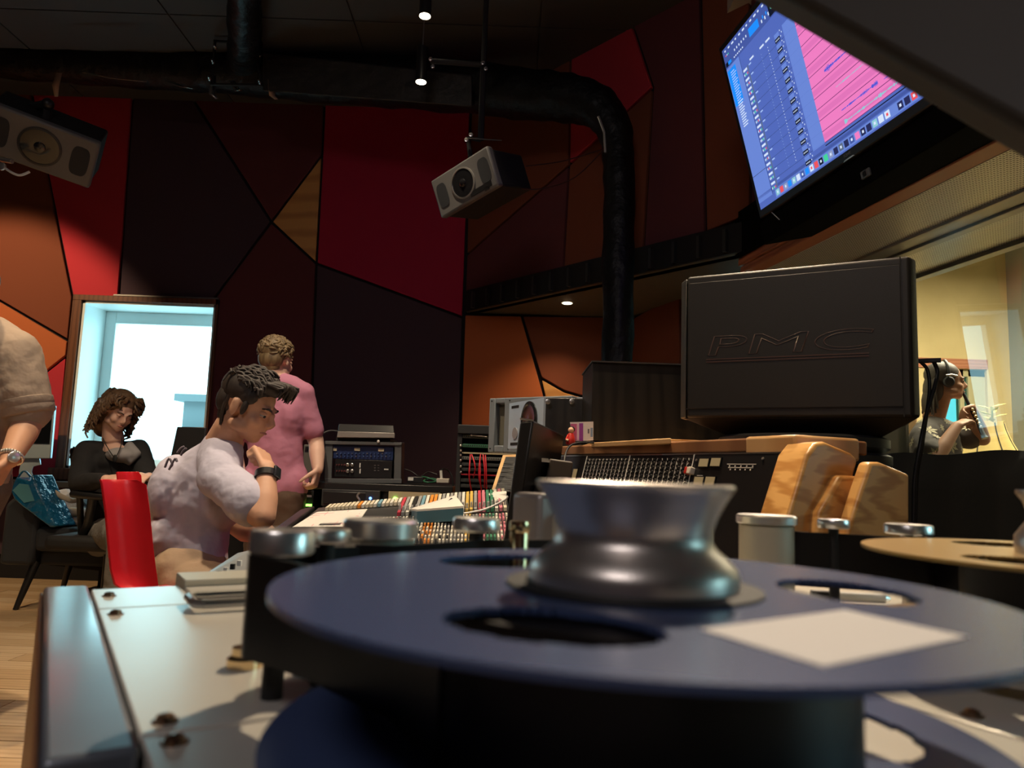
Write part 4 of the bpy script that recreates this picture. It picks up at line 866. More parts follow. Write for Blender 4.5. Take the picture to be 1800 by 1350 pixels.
q = MB(); q.hexa([Y(952, 812, 1.93), Y(966, 813, 1.93), Y(966, 813, 1.96), Y(952, 812, 1.96), Y(952, 805, 1.93), Y(964, 806, 1.93), Y(964, 806, 1.96), Y(952, 805, 1.96)]); q.build('hinge', M_chrome, mo_)
q = MB(); q.hexa([Y(914, 736, 1.86), Y(938, 741, 1.84), Y(934, 741, 1.88), Y(914, 738, 1.9), Y(914, 734, 1.86), Y(938, 738, 1.84), Y(934, 738, 1.88), Y(914, 735, 1.9)]); q.build('top_strip', M_chrome, mo_)
# ================================================= MIXING CONSOLE SURFACE
c00 = Y(480, 958, 1.85); c10 = Y(905, 968, 1.85); c11 = Y(890, 860, 3.10); c01 = Y(560, 891, 3.10)
def S(u, v, k=0): p = c00.lerp(c10, u).lerp(c01.lerp(c11, u), v); return p+V((0, 0, k))
mc = thing('mixing_console', 'wide mixing console with coloured fader strips and key rows in front of the seated man', 'mixing desk', V((.0-.3, 2.5, 0)))
q = MB(); N = 6; vs = []
for i in range(N+1):
    for j in range(N+1): vs.append(S(i/N, j/N, -.004))
n_ = len(vs); vs += [V((p.x, p.y, p.z-.12)) for p in vs]
fs = []
for i in range(N):
    for j in range(N): a = i*(N+1)+j; fs += [(a, a+N+1, a+N+2, a+1), (a+n_, a+1+n_, a+N+2+n_, a+N+1+n_)]
for k in range(N):
    for (a, b) in ((k*(N+1), (k+1)*(N+1)), ((k+1)*(N+1)+N, k*(N+1)+N), (k+1, k), (N*(N+1)+k, N*(N+1)+k+1)): fs.append((b, a, a+n_, b+n_))
q.add(vs, fs); q.build('console_top', mat('console_graphite', (.035, .035, .036), .4), mc)
q = MB(); q.box(-.75, -.62, 1.9, 3.0, .02, .66).box(-.1, .0, 1.9, 3.0, .02, .66); q.build('console_legs', M_black, mc)
q = MB(); q.prism([S(-.02, 0, .006), S(-.02, 1, .006), S(-.10, 1, -.004), S(-.10, 0, -.004)], (0, 0, -.05)); q.build('arm_rest', M_blackp, mc, bevel=.008)
cols = {'pale': (.66, .60, .46), 'white': (.72, .70, .62), 'red': (.55, .05, .08), 'orange': (.75, .28, .04), 'blue': (.18, .36, .46), 'grey': (.32, .32, .31), 'yellow': (.70, .46, .10), 'green': (.05, .22, .13), 'pink': (.62, .20, .26), 'black': (.02, .02, .02)}
cm = {k: mat('fader_'+k, c, .45) for k, c in cols.items()}
seq = ['pale']*8+['orange', 'white', 'pale', 'pale', 'white', 'blue', 'white', 'pale', 'white', 'pale', 'white', 'red', 'grey', 'white', 'black', 'grey', 'blue', 'white', 'orange', 'orange', 'pale', 'grey', 'white', 'grey', 'white', 'grey', 'white', 'yellow', 'yellow', 'grey', 'red', 'pink', 'green', 'green', 'white', 'pink', 'pale']
ns = len(seq)
strip_me = {}
for i, c in enumerate(seq):
    u = .06+.93*(i+.5)/ns; du2 = .93/ns*.36; v0 = .52 if i > 18 else .80; v1 = .97
    q = MB(); q.hexa([S(u-du2, v0, 0), S(u+du2, v0, 0), S(u+du2, v1, 0), S(u-du2, v1, 0), S(u-du2, v0, .012), S(u+du2, v0, .012), S(u+du2, v1, .010), S(u-du2, v1, .010)]); q.build('channel_strip', cm[c], mc)
kb = {k: MB() for k in cols}
for j in range(13):
    for i in range(44):
        u = .30+.69*(i+.5)/44; v = .05+.40*(j+.5)/13; c = seq[min(ns-1, int((u-.06)/.93*ns))]
        if rr.random() < .3: c = rr.choice(('white', 'black', 'pale'))
        du2 = .0048; dv_ = .010; z_ = .010+.003*(j % 2)
        kb[c].hexa([S(u-du2, v-dv_, 0), S(u+du2, v-dv_, 0), S(u+du2, v+dv_, 0), S(u-du2, v+dv_, 0), S(u-du2*.8, v-dv_*.8, z_), S(u+du2*.8, v-dv_*.8, z_), S(u+du2*.8, v+dv_*.8, z_), S(u-du2*.8, v+dv_*.8, z_)])
for k, m_ in kb.items():
    if m_.v: m_.build('key_caps', cm[k], mc, kind='stuff')
fc_ = MB()
for i in range(ns):
    u = .06+.93*(i+.5)/ns
    if i > 18:
        v = .54+.05*rr.random(); fc_.hexa([S(u-.006, v-.012), S(u+.006, v-.012), S(u+.006, v+.012), S(u-.006, v+.012), S(u-.005, v-.01, .028), S(u+.005, v-.01, .028), S(u+.005, v+.01, .028), S(u-.005, v+.01, .028)])
fc_.build('fader_caps', cm['grey'], mc, kind='stuff')
for (px_, py_) in ((850, 900), (695, 877)): q = MB(); p = Y(px_, py_, 2.6 if px_ > 800 else 3.3); q.ell(p, (.012, .012, .008)); q.build('green_lamp', M_led_g, mc, smooth=60)
# track sheet, notepad and papers
def sheet(name, label, poly, k, m, cat='paper', th=.002):
    q = MB(); q.prism([S(u, v, k) for u, v in poly], (0, 0, -th)); return q.build(name, m, label=label, cat=cat)
M_pap = mat('paper', (.75, .72, .66), .7)
sh = sheet('track_sheet', 'white track sheet with pink ruled lines on the near left of the console', [(.02, .22), (.30, .22), (.30, .62), (.05, .62)], .016, M_pap)
for i in range(6): q = MB(); v = .27+i*.055; q.prism([S(.05, v, .0166), S(.28, v, .0166), S(.28, v+.012, .0166), S(.05, v+.012, .0166)], (0, 0, -.0003)); q.build('ruled_line', mat('pink_ink', (.75, .33, .35), .7), sh)
for u in (.10, .2): q = MB(); q.prism([S(u, .23, .0168), S(u+.004, .23, .0168), S(u+.012, .6, .0168), S(u+.008, .6, .0168)], (0, 0, -.0003)); q.build('ruled_line', MATS['pink_ink'], sh)
q = MB()
for i in range(16): q.prism([S(.13+i*.006, .24+.02*rr.random(), .0170), S(.135+i*.006, .24, .0170), S(.135+i*.006, .29+.02*rr.random(), .0170), S(.131+i*.006, .28, .0170)], (0, 0, -.0003))
q.build('handwriting', M_black, sh)
nt_ = thing('notepad', 'pad of white sheets with teal cover lying open on the console faders', 'notepad', Y(775, 900, 2.3))
A_, B_, C_, D_ = Y(733, 905, 2.25), Y(815, 893, 2.15), Y(800, 880, 2.5), Y(720, 897, 2.6)
A_.z += .01; q = MB(); q.hexa([A_-V((0, 0, .035)), B_-V((0, 0, .035)), C_-V((0, 0, .02)), D_-V((0, 0, .02)), A_, B_, C_, D_]); q.build('cover', mat('teal_cover', (.05, .14, .19), .5), nt_)
q = MB(); u3 = V((0, 0, .006)); q.hexa([A_, B_, C_, D_, A_+u3, B_+u3, C_+u3*3, D_+u3]); q.build('pages', M_pap, nt_)
q = MB(); q.hexa([Y(778, 890, 2.3), Y(790, 893, 2.3), Y(800, 880, 2.4), Y(792, 876, 2.4), Y(780, 888, 2.3), Y(791, 891, 2.3), Y(801, 879, 2.4), Y(793, 875, 2.4)]); q.build('dark_tab', M_dark, nt_)
q = MB(); q.tube(path([Y(*p) for p in ((802, 905, 2.4), (850, 896, 2.4), (885, 880, 2.4), (893, 872, 2.4))]), .004, 6); q.build('white_cable', M_white, smooth=80, label='thin white cable crossing the console strips beside the black monitor', cat='cable')
q = MB(); q.prism([Y(862, 868, 3.0), Y(890, 866, 2.9), Y(890, 888, 2.6), Y(858, 872, 2.9)], (0, 0, .006)); q.build('folder', M_pap, label='cream folder at the far right of the console against the black monitor', cat='folder')
dsb = thing('display_easel', 'tilted dark display in an oak frame standing at the far end of the console', 'display', Y(885, 862, 3.2))
q = MB(); q.hexa([Y(864, 862, 3.15), Y(905, 868, 3.1), Y(905, 868, 3.15), Y(864, 862, 3.2), Y(884, 800, 3.3), Y(912, 799, 3.25), Y(912, 799, 3.3), Y(884, 800, 3.35)]); q.build('wood_frame', M_oak2, dsb)
q = MB(); q.hexa([Y(870, 861, 3.13), Y(905, 866, 3.08), Y(905, 866, 3.15), Y(870, 861, 3.2), Y(889, 803, 3.27), Y(912, 803, 3.22), Y(912, 803, 3.3), Y(889, 803, 3.35)]); q.build('screen', M_dark, dsb)
for k in range(7): q = MB(); f = k/7; q.tube([Y(872+16*f, 858-52*f, 3.12+.14*f), Y(903, 861-56*f, 3.07+.14*f)], .0015, 4); q.build('display_line', M_grey, dsb)
# small desk remote at the console's near corner
rm = thing('remote_controller', 'grey slanted remote panel with papers next to the seated man', 'controller', Y(390, 1000, 1.15))
q = MB(); q.hexa([Y(338, 1060, 1.15), Y(440, 1060, 1.15), Y(440, 1060, 1.5), Y(338, 1060, 1.5), Y(345, 1019, 1.15), Y(440, 1019, 1.15), Y(445, 966, 1.5), Y(418, 972, 1.5)]); q.build('panel', mat('remote_grey', (.22, .24, .24), .35, .3), rm)
q = MB(); p_ = Y(420, 1060, 1.3); q.tube([p_, V((p_.x, p_.y, 0))], .02, 10).lathe([(.16, 0), (.16, .02), (0, .02)], (p_.x, p_.y, 0), 24); q.build('stand', M_black, rm)
for i in range(4):
    q = MB(); p = Y(385+i*12, 1008-i*6, 1.17); q.obox(p, (1, 0, 0), (0, 1, 0), (0, 0, 1), .006, .006, .008); q.build('button', M_black if i % 2 == 0 else M_tick, rm)
# ================================================= BACK DESK WITH RACKS
dk_ = thing('black_equipment_desk', 'long black shelf desk behind the console carrying racks', 'desk', Y(660, 960, 4.2))
l_, r_ = Y(528, 850, 4.15), Y(797, 850, 4.15)
q = MB(); q.box(l_.x, r_.x, 4.12, 4.75, Y(650, 863, 4.15).z, Y(650, 850, 4.15).z); q.build('desk_top', M_blackp, dk_, bevel=.004)
for x in (l_.x+.0, l_.x+.13, Y(672, 860, 4.15).x, r_.x-.03): q = MB(); q.box(x, x+.03, 4.16, 4.7, .0, Y(650, 863, 4.15).z); q.build('upright', M_dark, dk_)
def rackunit(name, label, x0_, x1_, y0_, y1_, Yd, m, d=.35, ear=True, cat='rack unit'):
    a, b = Y(x0_, y1_, Yd), Y(x1_, y0_, Yd); t = thing(name, label, cat, V(((a.x+b.x)/2, Yd+d/2, a.z)))
    q = MB(); q.box(a.x, b.x, Yd, Yd+d, a.z, b.z); q.build('case', m, t, bevel=.003); return t, a, b
M_bl = mat('deep_blue_faceplate', (.012, .03, .12), .4)
u1_, a, b = rackunit('under_desk_unit', 'dark rack unit with silver curve and blue lamp under the black desk', 564, 668, 863, 889, 4.10, M_dark)
q = MB(); q.tube(path([Y(632, 866, 4.095), Y(628, 872, 4.095), Y(632, 879, 4.095), Y(629, 885, 4.095)]), .006, 8); q.build('silver_curve', M_chrome, u1_, smooth=80)
q = MB(); q.ell(Y(651, 876, 4.095), (.008, .005, .008)); q.build('blue_lamp', M_led_b, u1_)
q = MB(); q.box(a.x+.01, a.x+.24, 4.094, 4.1, a.z+.012, b.z-.012); q.build('front_plate', M_blackp, u1_, bevel=.004)
u2_, a, b = rackunit('under_desk_unit', 'beige slotted rack unit with green lamp under the right half of the desk', 682, 775, 864, 884, 4.12, mat('beige_panel', (.50, .42, .27), .5))
q = MB(); q.ell(Y(694, 876, 4.11), (.009, .005, .009)); q.build('green_lamp', M_led_g, u2_)
for i in range(8): q = MB(); q.tube([Y(712+i*7, 881, 4.115), Y(712+i*7, 878, 4.115)], .006, 6); q.build('knob', M_chrome, u2_)
u3_, a, b = rackunit('under_desk_unit', 'black unit with small white switches just right of the pink shirted man', 525, 552, 862, 900, 4.12, M_black)
for i in range(4): q = MB(); p = Y(533+(i % 2)*10, 872+(i//2)*16, 4.11); q.obox(p, (1, 0, 0), (0, 1, 0), (0, 0, 1), .03, .006, .012); q.build('switch', M_white if i != 3 else M_led_g, u3_)
bc_ = thing('beige_box', 'plain beige box on the desk just behind the forearm of the pink shirted man', 'box', Y(541, 848, 4.4))
q = MB(); a_, b_ = Y(530, 848, 4.4), Y(551, 782, 4.4); q.box(a_.x, b_.x, 4.4, 4.6, a_.z, b_.z); q.build('case', mat('beige_case', (.36, .34, .29), .6), bc_, bevel=.004); q = MB(); q.box(a_.x+.01, b_.x-.01, 4.395, 4.4, b_.z-.03, b_.z-.012); q.build('vent', M_dark, bc_)
# desktop rack cabinet
rc = thing('rack_cabinet', 'grey tabletop rack cabinet with angled sides holding a blue and a black unit', 'rack', Y(637, 848, 4.2))
za, zb_ = Y(640, 846, 4.2).z, Y(640, 780, 4.2).z
M_rk = mat('grey_rack_shell', (.09, .095, .10), .5)
q = MB()
q.hexa([Y(570, 848, 4.2), Y(583, 846, 4.2), Y(583, 846, 4.5), Y(570, 848, 4.5), Y(572, 776, 4.2), Y(585, 780, 4.2), Y(585, 780, 4.5), Y(572, 776, 4.5)]); q.build('side', M_rk, rc, bevel=.003)
q = MB(); q.hexa([Y(692, 846, 4.2), Y(705, 846, 4.2), Y(710, 843, 4.5), Y(692, 846, 4.5), Y(694, 780, 4.2), Y(706, 778, 4.2), Y(711, 778, 4.5), Y(694, 780, 4.5)]); q.build('side', M_rk, rc, bevel=.003)
q = MB(); q.hexa([Y(571, 781, 4.19), Y(706, 783, 4.19), Y(710, 783, 4.5), Y(575, 781, 4.5), Y(571, 775, 4.19), Y(706, 778, 4.19), Y(710, 778, 4.5), Y(575, 775, 4.5)]); q.build('top', M_rk, rc, bevel=.002)
q = MB(); q.hexa([Y(571, 849, 4.19), Y(706, 850, 4.19), Y(710, 850, 4.5), Y(575, 849, 4.5), Y(571, 841, 4.19), Y(706, 842, 4.19), Y(710, 842, 4.5), Y(575, 841, 4.5)]); q.build('bottom', M_rk, rc, bevel=.002)
ub, a, b = rackunit('rack_unit', 'blue faceplate rack unit in the upper bay of the grey cabinet', 585, 692, 785, 806, 4.22, M_bl, .25)
for (x, y, w_) in ((589, 790, .02), (628, 790, .032), (670, 791, .032)): q = MB(); q.obox(Y(x, y, 4.215), (1, 0, 0), (0, 1, 0), (0, 0, 1), w_, .006, .016); q.build('meter_window', mat('cream_meter', (.6, .55, .38), .4), ub)
for i in range(30): q = MB(); q.lathe([(.004, 0), (.003, .01)], Y(593+(i % 15)*6.6, 797+(i//15)*5, 4.215), 8, ax=(0, -1, 0)); q.build('knob', M_alu if i % 4 == 0 else mat('blue_knob', (.08, .16, .4), .4), ub)
uk, a, b = rackunit('rack_unit', 'black faceplate rack unit with four round dials in the lower bay of the grey cabinet', 587, 690, 810, 838, 4.22, M_ink, .25)
for (x, y) in ((611, 817), (619, 817), (611, 828), (619, 828)): q = MB(); q.lathe([(.010, 0), (.010, .006), (.006, .008), (.005, .014), (0, .014)], Y(x, y, 4.215), 16, ax=(0, -1, 0)); q.build('dial', M_alu, uk)
for (x, y) in ((633, 818), (633, 828)): q = MB(); q.obox(Y(x, y, 4.212), (1, 0, 0), (0, 1, 0), (0, 0, 1), .006, .006, .026); q.build('slider', M_white, uk)
for i in range(8): q = MB(); q.lathe([(.005, 0), (.004, .008)], Y(592+(i % 4)*4.5, 817+(i//4)*11, 4.215), 8, ax=(0, -1, 0)); q.build('knob', mat('dull_red_knob', (.12, .03, .03), .4), uk)
for i in range(6): q = MB(); q.obox(Y(659+(i % 2)*6, 818+(i//2)*4.5, 4.215), (1, 0, 0), (0, 1, 0), (0, 0, 1), .008, .004, .005); q.build('small_button', M_grey, uk)
q = MB(); q.obox(Y(679, 825, 4.215), (1, 0, 0), (0, 1, 0), (0, 0, 1), .024, .003, .007); q.build('badge', M_tick, uk)
# turntable on the cabinet
tt_ = thing('turntable', 'record player with smoked dust cover on top of the grey rack cabinet', 'turntable', Y(642, 772, 4.3))
q = MB(); q.hexa([Y(592, 769, 4.18), Y(694, 770, 4.18), Y(690, 772, 4.5), Y(597, 771, 4.5), Y(594, 758, 4.18), Y(694, 761, 4.18), Y(690, 763, 4.5), Y(597, 761, 4.5)]); q.build('plinth', mat('silver_plinth', (.30, .28, .26), .4, .4), tt_, bevel=.003)
q = MB(); q.hexa([Y(594, 758, 4.19), Y(693, 761, 4.19), Y(690, 762, 4.48), Y(597, 760, 4.48), Y(596, 745, 4.22), Y(692, 748, 4.22), Y(690, 750, 4.48), Y(598, 747, 4.48)]); q.build('dust_cover', mat('smoked_acrylic', (.035, .035, .036), .18), tt_, bevel=.003)
q = MB(); q.box(Y(597, 770, 4.3).x, Y(690, 770, 4.3).x, 4.22, 4.48, Y(640, 777, 4.2).z-.005, Y(640, 770, 4.2).z); q.build('feet', M_black, tt_)
q = MB(); q.ell(Y(665, 776, 4.18), (.008, .005, .008)); q.build('white_lamp', M_white, tt_)
q = MB(); q.tube(path([Y(*p) for p in ((594, 758, 4.35), (580, 757, 4.4), (566, 764, 4.4), (560, 780, 4.4))]), .004, 6); q.build('grey_cable', M_grey, smooth=80, label='grey cable curling from the record player towards the pink shirted man', cat='cable')
# clutter on the desk's right end
pb_ = thing('power_adapter', 'black box with a pale label on the desk right of the grey rack cabinet', 'adapter', Y(730, 848, 4.25))
q = MB(); q.box(Y(715, 848, 4.25).x, Y(744, 848, 4.25).x, 4.25, 4.35, Y(730, 849, 4.25).z, Y(730, 838, 4.25).z); q.build('case', M_blackp, pb_, bevel=.004)
q = MB(); q.obox(Y(722, 842, 4.247), (1, 0, 0), (0, 1, 0), (0, 0, 1), .03, .002, .018); q.build('label', M_tick, pb_)
sk_ = thing('junction_box', 'small white socket box with a plug on the right end of the black desk', 'socket', Y(777, 848, 4.25))
q = MB(); q.box(Y(767, 848, 4.2).x, Y(789, 848, 4.2).x, 4.2, 4.26, Y(777, 849, 4.2).z, Y(777, 841, 4.2).z); q.build('case', mat('cream_plastic', (.55, .50, .42), .5), sk_, bevel=.003)
q = MB(); q.tube([Y(776, 841, 4.23), Y(775, 827, 4.23)], .008, 8); q.build('plug', M_tick, sk_)
q = MB(); q.tube(path([Y(*p) for p in ((775, 828, 4.23), (779, 824, 4.25), (788, 827, 4.3), (795, 840, 4.3), (797, 870, 4.3))]), .004, 6); q.build('lead', M_cable, sk_)
M_gcab = mat('green_cable', (.02, .12, .06), .5)
q = MB(); q.tube(path([Y(*p) for p in ((742, 838, 4.3), (752, 840, 4.25), (766, 846, 4.25), (752, 848, 4.2), (745, 845, 4.25), (760, 841, 4.3), (770, 845, 4.3))]), .005, 6); q.build('green_cable', M_gcab, smooth=80, label='coiled dark green cable between the adapter and the white socket box', cat='cable')
q = MB(); q.tube(path([Y(*p) for p in ((712, 825, 4.4), (725, 830, 4.4), (738, 838, 4.4), (752, 830, 4.5), (768, 834, 4.5))]), .004, 6); q.build('black_cable', M_cable, smooth=80, label='black cable trailing behind the adapter on the black desk', cat='cable')
# patch bay rack with red cords
pr_ = thing('patchbay_rack', 'tall black open rack of grey and green patchbays with red cords', 'rack', Y(850, 860, 3.6))
l_, r_ = Y(800, 870, 3.6), Y(905, 870, 3.6)
q = MB(); q.box(l_.x, r_.x, 3.58, 3.95, Y(850, 764, 3.6).z, Y(850, 748, 3.6).z); q.build('rack_top', M_black, pr_, bevel=.004)
for x in (l_.x, l_.x+.285): q = MB(); q.box(x, x+.022, 3.59, 3.95, 0, Y(850, 760, 3.6).z); q.build('post', M_black, pr_)
q = MB(); q.box(l_.x, r_.x, 3.8, 3.95, 0, Y(850, 760, 3.6).z); q.build('rack_back', M_black, pr_)
rows = [(768, 'olive'), (784, 'green'), (797, 'beige'), (806, 'grey'), (817, 'dark'), (826, 'dark'), (835, 'red'), (845, 'dark'), (855, 'dark')]
rcm = dict(olive=(.10, .10, .06), green=(.03, .13, .07), beige=(.38, .32, .20), grey=(.14, .14, .12), dark=(.035, .038, .034), red=(.25, .01, .02))
for (y, c) in rows:
    q = MB(); hgt = .016 if c not in ('beige', 'red') else .007; zz = Y(850, y, 3.6).z; q.box(l_.x+.024, l_.x+.283, 3.60, 3.66, zz-hgt/2, zz+hgt/2); pb2 = q.build('patch_row', mat('patch_'+c, rcm[c], .5), pr_)
    if c not in ('beige', 'red'):
        m2 = MB()
        for i in range(24): m2.obox((l_.x+.032+i*.0105, 3.599, zz), (1, 0, 0), (0, 1, 0), (0, 0, 1), .005, .004, .006)
        m2.build('jack_sockets', M_black if c != 'dark' else M_dark, pb2, kind='stuff')
for y in (783, 792, 800, 809, 820, 830): q = MB(); q.ell(Y(810, y, 3.585), (.006, .006, .006), n=10); q.build('rack_bolt', M_alu, pr_, smooth=60)
q = MB(); q.ell(Y(829, 765, 3.59), (.007, .007, .006)); q.tube([Y(829, 765, 3.59), Y(856, 768, 3.59)], .004, 6); q.build('small_lamp', M_alu, pr_)
M_rc = mat('red_patch_cord', (.45, .01, .02), .45)
for i, (x, y0_, y1_, bw) in enumerate(((827, 799, 862, -2), (829, 799, 840, 6), (845, 798, 860, -3), (849, 799, 858, 3), (844, 812, 862, 0), (853, 800, 862, 2))):
    q = MB(); q.tube(path([Y(x, y0_, 3.585), Y(x+bw*.8, (y0_*2+y1_)/3, 3.56), Y(x+bw, (y0_+2*y1_)/3, 3.56), Y(x+bw*.2+2, y1_, 3.585)]), .0035, 6)
    q.build('patch_cord', M_rc, smooth=80, label=('red patch cord, ' + ['leftmost, bowed left', 'left pair, crossing right', 'middle group, bowed left', 'middle group, bowed right', 'middle group, straight lower one', 'rightmost on the patchbay'][i]), cat='cable', group='red patch cords')

# ================================================= LEFT SIDE: SOFA, BAGS, CHAIRS, COMPUTER
M_sofa = mat('charcoal_upholstery', (.022, .026, .032), .75, bump=(200, .3, .003))
sf = thing('armchair', 'dark charcoal upholstered armchair with splayed wooden legs at the left', 'armchair', Y(90, 1062, 5.0))
def zz(px_, py_, Yd): return Y(px_, py_, Yd).z
ax0, ax1 = Y(12, 900, 4.75).x, Y(73, 900, 4.75).x
q = MB(); prof = [(ax0, .27), (ax1-.02, .27), (ax1, .40), (ax1, .66), (ax1-.04, .70), (ax0+.06, .70), (ax0, .64)]
q.prism([V((x, 4.72, z)) for x, z in prof], (0, .85, 0)); q.build('arm', M_sofa, sf, bevel=.03, seg=3)
q = MB(); q.box(ax1, ax1+1.05, 4.78, 5.45, .27, .37); q.build('base', M_sofa, sf, bevel=.02)
q = MB(); q.box(ax1, ax1+.86, 4.70, 5.40, .36, .51); q.build('seat_cushion', M_sofa, sf, bevel=.035, seg=3)
q = MB(); q.hexa([V((ax1-.15, 5.30, .4)), V((ax1+1.0, 5.30, .4)), V((ax1+1.0, 5.5, .4)), V((ax1-.15, 5.5, .4)), V((ax1-.15, 5.42, .86)), V((ax1+1.0, 5.42, .86)), V((ax1+1.0, 5.58, .86)), V((ax1-.15, 5.58, .86))]); q.build('backrest', M_sofa, sf, bevel=.04, seg=3)
q = MB(); q.box(ax1+.88, ax1+1.06, 4.75, 5.5, .27, .68); q.build('arm', M_sofa, sf, bevel=.04, seg=3)
for (x, y, dx, dy) in ((ax1-.03, 4.80, -.06, -.06), (ax0+.10, 5.35, -.08, .05), (ax1+.95, 4.80, .06, -.05), (ax1+.9, 5.35, .06, .05)):
    q = MB(); q.tube([V((x, y, .29)), V((x+dx, y+dy, 0))], [.028, .016], 12); q.build('leg', M_blackp, sf, smooth=60)
# blue bag
bb = thing('blue_shopping_bag', 'crumpled glossy blue bag standing on the arm of the dark armchair', 'bag', Y(60, 925, 4.7))
q = MB(); bp = [(18, 862), (28, 838), (52, 846), (55, 833), (66, 860), (98, 925), (88, 928), (38, 890), (24, 878)]
q.prism([Y(x, y, 4.66) for x, y in bp], (0.04, .16, 0)); M_bb = mat('glossy_blue_plastic', (.01, .14, .30), .25, coat=.5, bump=(9, .9, .06)); q.build('bag_body', M_bb, bb, bevel=.012)
q = MB(); q.prism([Y(x, y, 4.655) for x, y in ((22, 862), (34, 850), (50, 852), (60, 880), (42, 884))], (0, .006, 0)); q.build('pale_print', mat('pale_teal_print', (.12, .35, .42), .3), bb)
q = MB(); q.tube(path([Y(*p) for p in ((30, 842, 4.68), (42, 828, 4.68), (54, 838, 4.7))]), .006, 8); q.build('handle', M_bb, bb)
# canvas tote
ct = thing('canvas_bag', 'pale canvas bag with cream strap lying on the armchair seat', 'bag', Y(118, 930, 4.95))
q = MB(); q.ell(Y(118, 893, 5.0), (.14, .11, .13)).ell(Y(124, 912, 4.95), (.13, .11, .09)); blob('bag_body', q, .015, mat('grey_white_canvas', (.46, .47, .50), .8, bump=(12, .8, .03)), ct, 4, [(.08, .03)])
q = MB(); q.tube(path([Y(*p) for p in ((60, 845, 4.85), (85, 858, 4.80), (112, 875, 4.78), (130, 880, 4.82), (150, 868, 4.9))]), .016, 8, flat=((0, 1, 0), .4)); q.tube(path([Y(*p) for p in ((78, 873, 4.85), (95, 868, 4.82), (120, 876, 4.8))]), .012, 8, flat=((0, 1, 0), .4)); q.build('strap', mat('cream_webbing', (.58, .50, .38), .8), ct, smooth=60)
q = MB(); q.ell(Y(118, 918, 4.88), (.10, .04, .035)).ell(Y(128, 900, 4.87), (.05, .03, .03)); q.build('cream_flap', MATS['cream_webbing'], ct, smooth=60)
# desktop computer by the window
im = thing('desktop_computer', 'all in one computer with silver white chin behind the man in the beige shirt', 'computer', Y(40, 850, 5.35))
Yi = 5.66
q = MB(); q.prism([Y(x, y, Yi) for x, y in ((-60, 806), (88, 806), (96, 713), (-60, 705))], (0, .03, 0)); q.build('housing', mat('pale_aluminium', (.40, .50, .58), .35, .3), im, bevel=.006)
q = MB(); q.prism([Y(x, y, Yi-.001) for x, y in ((-60, 778), (87, 780), (93, 716), (-60, 708))], (0, -.004, 0)); q.build('screen', mat('dark_screen', (.006, .007, .009), .12), im)
q = MB(); q.tube(path([Y(*p) for p in ((70, 806, Yi+.03), (52, 812, Yi+.03), (45, 828, Yi+.03), (47, 840, Yi+.03))]), .05, 10, flat=((0, 1, 0), .15)); q.build('stand', MATS['pale_aluminium'], im)
# low desk behind the armchair
ld = thing('window_ledge_desk', 'dark narrow desk under the window behind the armchair', 'desk', (-3.1, 5.7, 0))
q = MB(); q.box(-4.9, -1.95, 5.61, 5.86, .72, .76); q.build('desk_top', M_dark, ld); 
for x in (-4.8, -3.0, -2.0): q = MB(); q.box(x, x+.04, 5.64, 5.8, 0, .72); q.build('leg', M_black, ld)
# dark screen by the window
lp = thing('black_monitor', 'thin black monitor seen from behind against the bright window', 'monitor', Y(325, 835, 3.9))
q = MB(); q.prism([Y(x, y, 3.9) for x, y in ((292, 838), (355, 838), (362, 751), (311, 750))], (0, .02, 0)); q.build('screen_housing', M_blackp, lp, bevel=.004)
q = MB(); q.box(Y(325, 838, 3.92).x-.02, Y(325, 838, 3.92).x+.02, 3.93, 3.96, .76, .9); q.build('stand', M_blackp, lp)
q = MB(); q.box(Y(250, 830, 3.9).x, Y(400, 830, 3.9).x, 3.75, 4.15, .73, .76); q.box(Y(330, 830, 3.9).x, Y(330, 830, 3.9).x+.05, 3.9, 3.95, 0, .73); t2 = q.build('side_table', M_black, label='narrow black side table between the woman and the seated man', cat='table')
# office chair around the woman
oc = thing('office_chair', 'black office chair with slim armrests holding the woman in black', 'chair', Y(190, 1050, 4.3))
cx_ = Y(200, 900, 4.35).x
q = MB(); q.box(cx_-.25, cx_+.25, 4.12, 4.62, .44, .52); q.build('seat', M_black, oc, bevel=.03, seg=3)
q = MB(); q.hexa([Y(128, 868, 4.62), Y(262, 868, 4.62), Y(262, 868, 4.68), Y(128, 868, 4.68), Y(122, 786, 4.66), Y(258, 800, 4.66), Y(258, 800, 4.7), Y(122, 786, 4.7)]); q.build('backrest', M_blackp, oc, bevel=.02)
for a, b in (((127, 806), (134, 786)),): q = MB(); q.tube([Y(*a, 4.6), Y(*b, 4.6)], .018, 8); q.build('headrest_bar', M_blackp, oc)
q = MB(); q.tube([Y(128, 868, 4.2), Y(186, 874, 4.1), Y(186, 878, 4.1)], .022, 8).tube([Y(163, 874, 4.15), Y(155, 920, 4.2), Y(142, 948, 4.25)], .024, 8).tube([Y(140, 870, 4.2), Y(143, 945, 4.3)], .018, 8); q.build('armrest', M_blackp, oc, smooth=60)
q = MB(); q.tube([V((cx_, 4.35, .44)), V((cx_, 4.35, .1))], .03, 12); q.build('post', M_blackp, oc)
for k in range(5): a = k*2*PI/5+.3; q = MB(); q.tube([V((cx_, 4.35, .11)), V((cx_+.28*math.cos(a), 4.35+.28*math.sin(a), .05))], [.025, .018], 8); q.build('star_leg', M_blackp, oc)
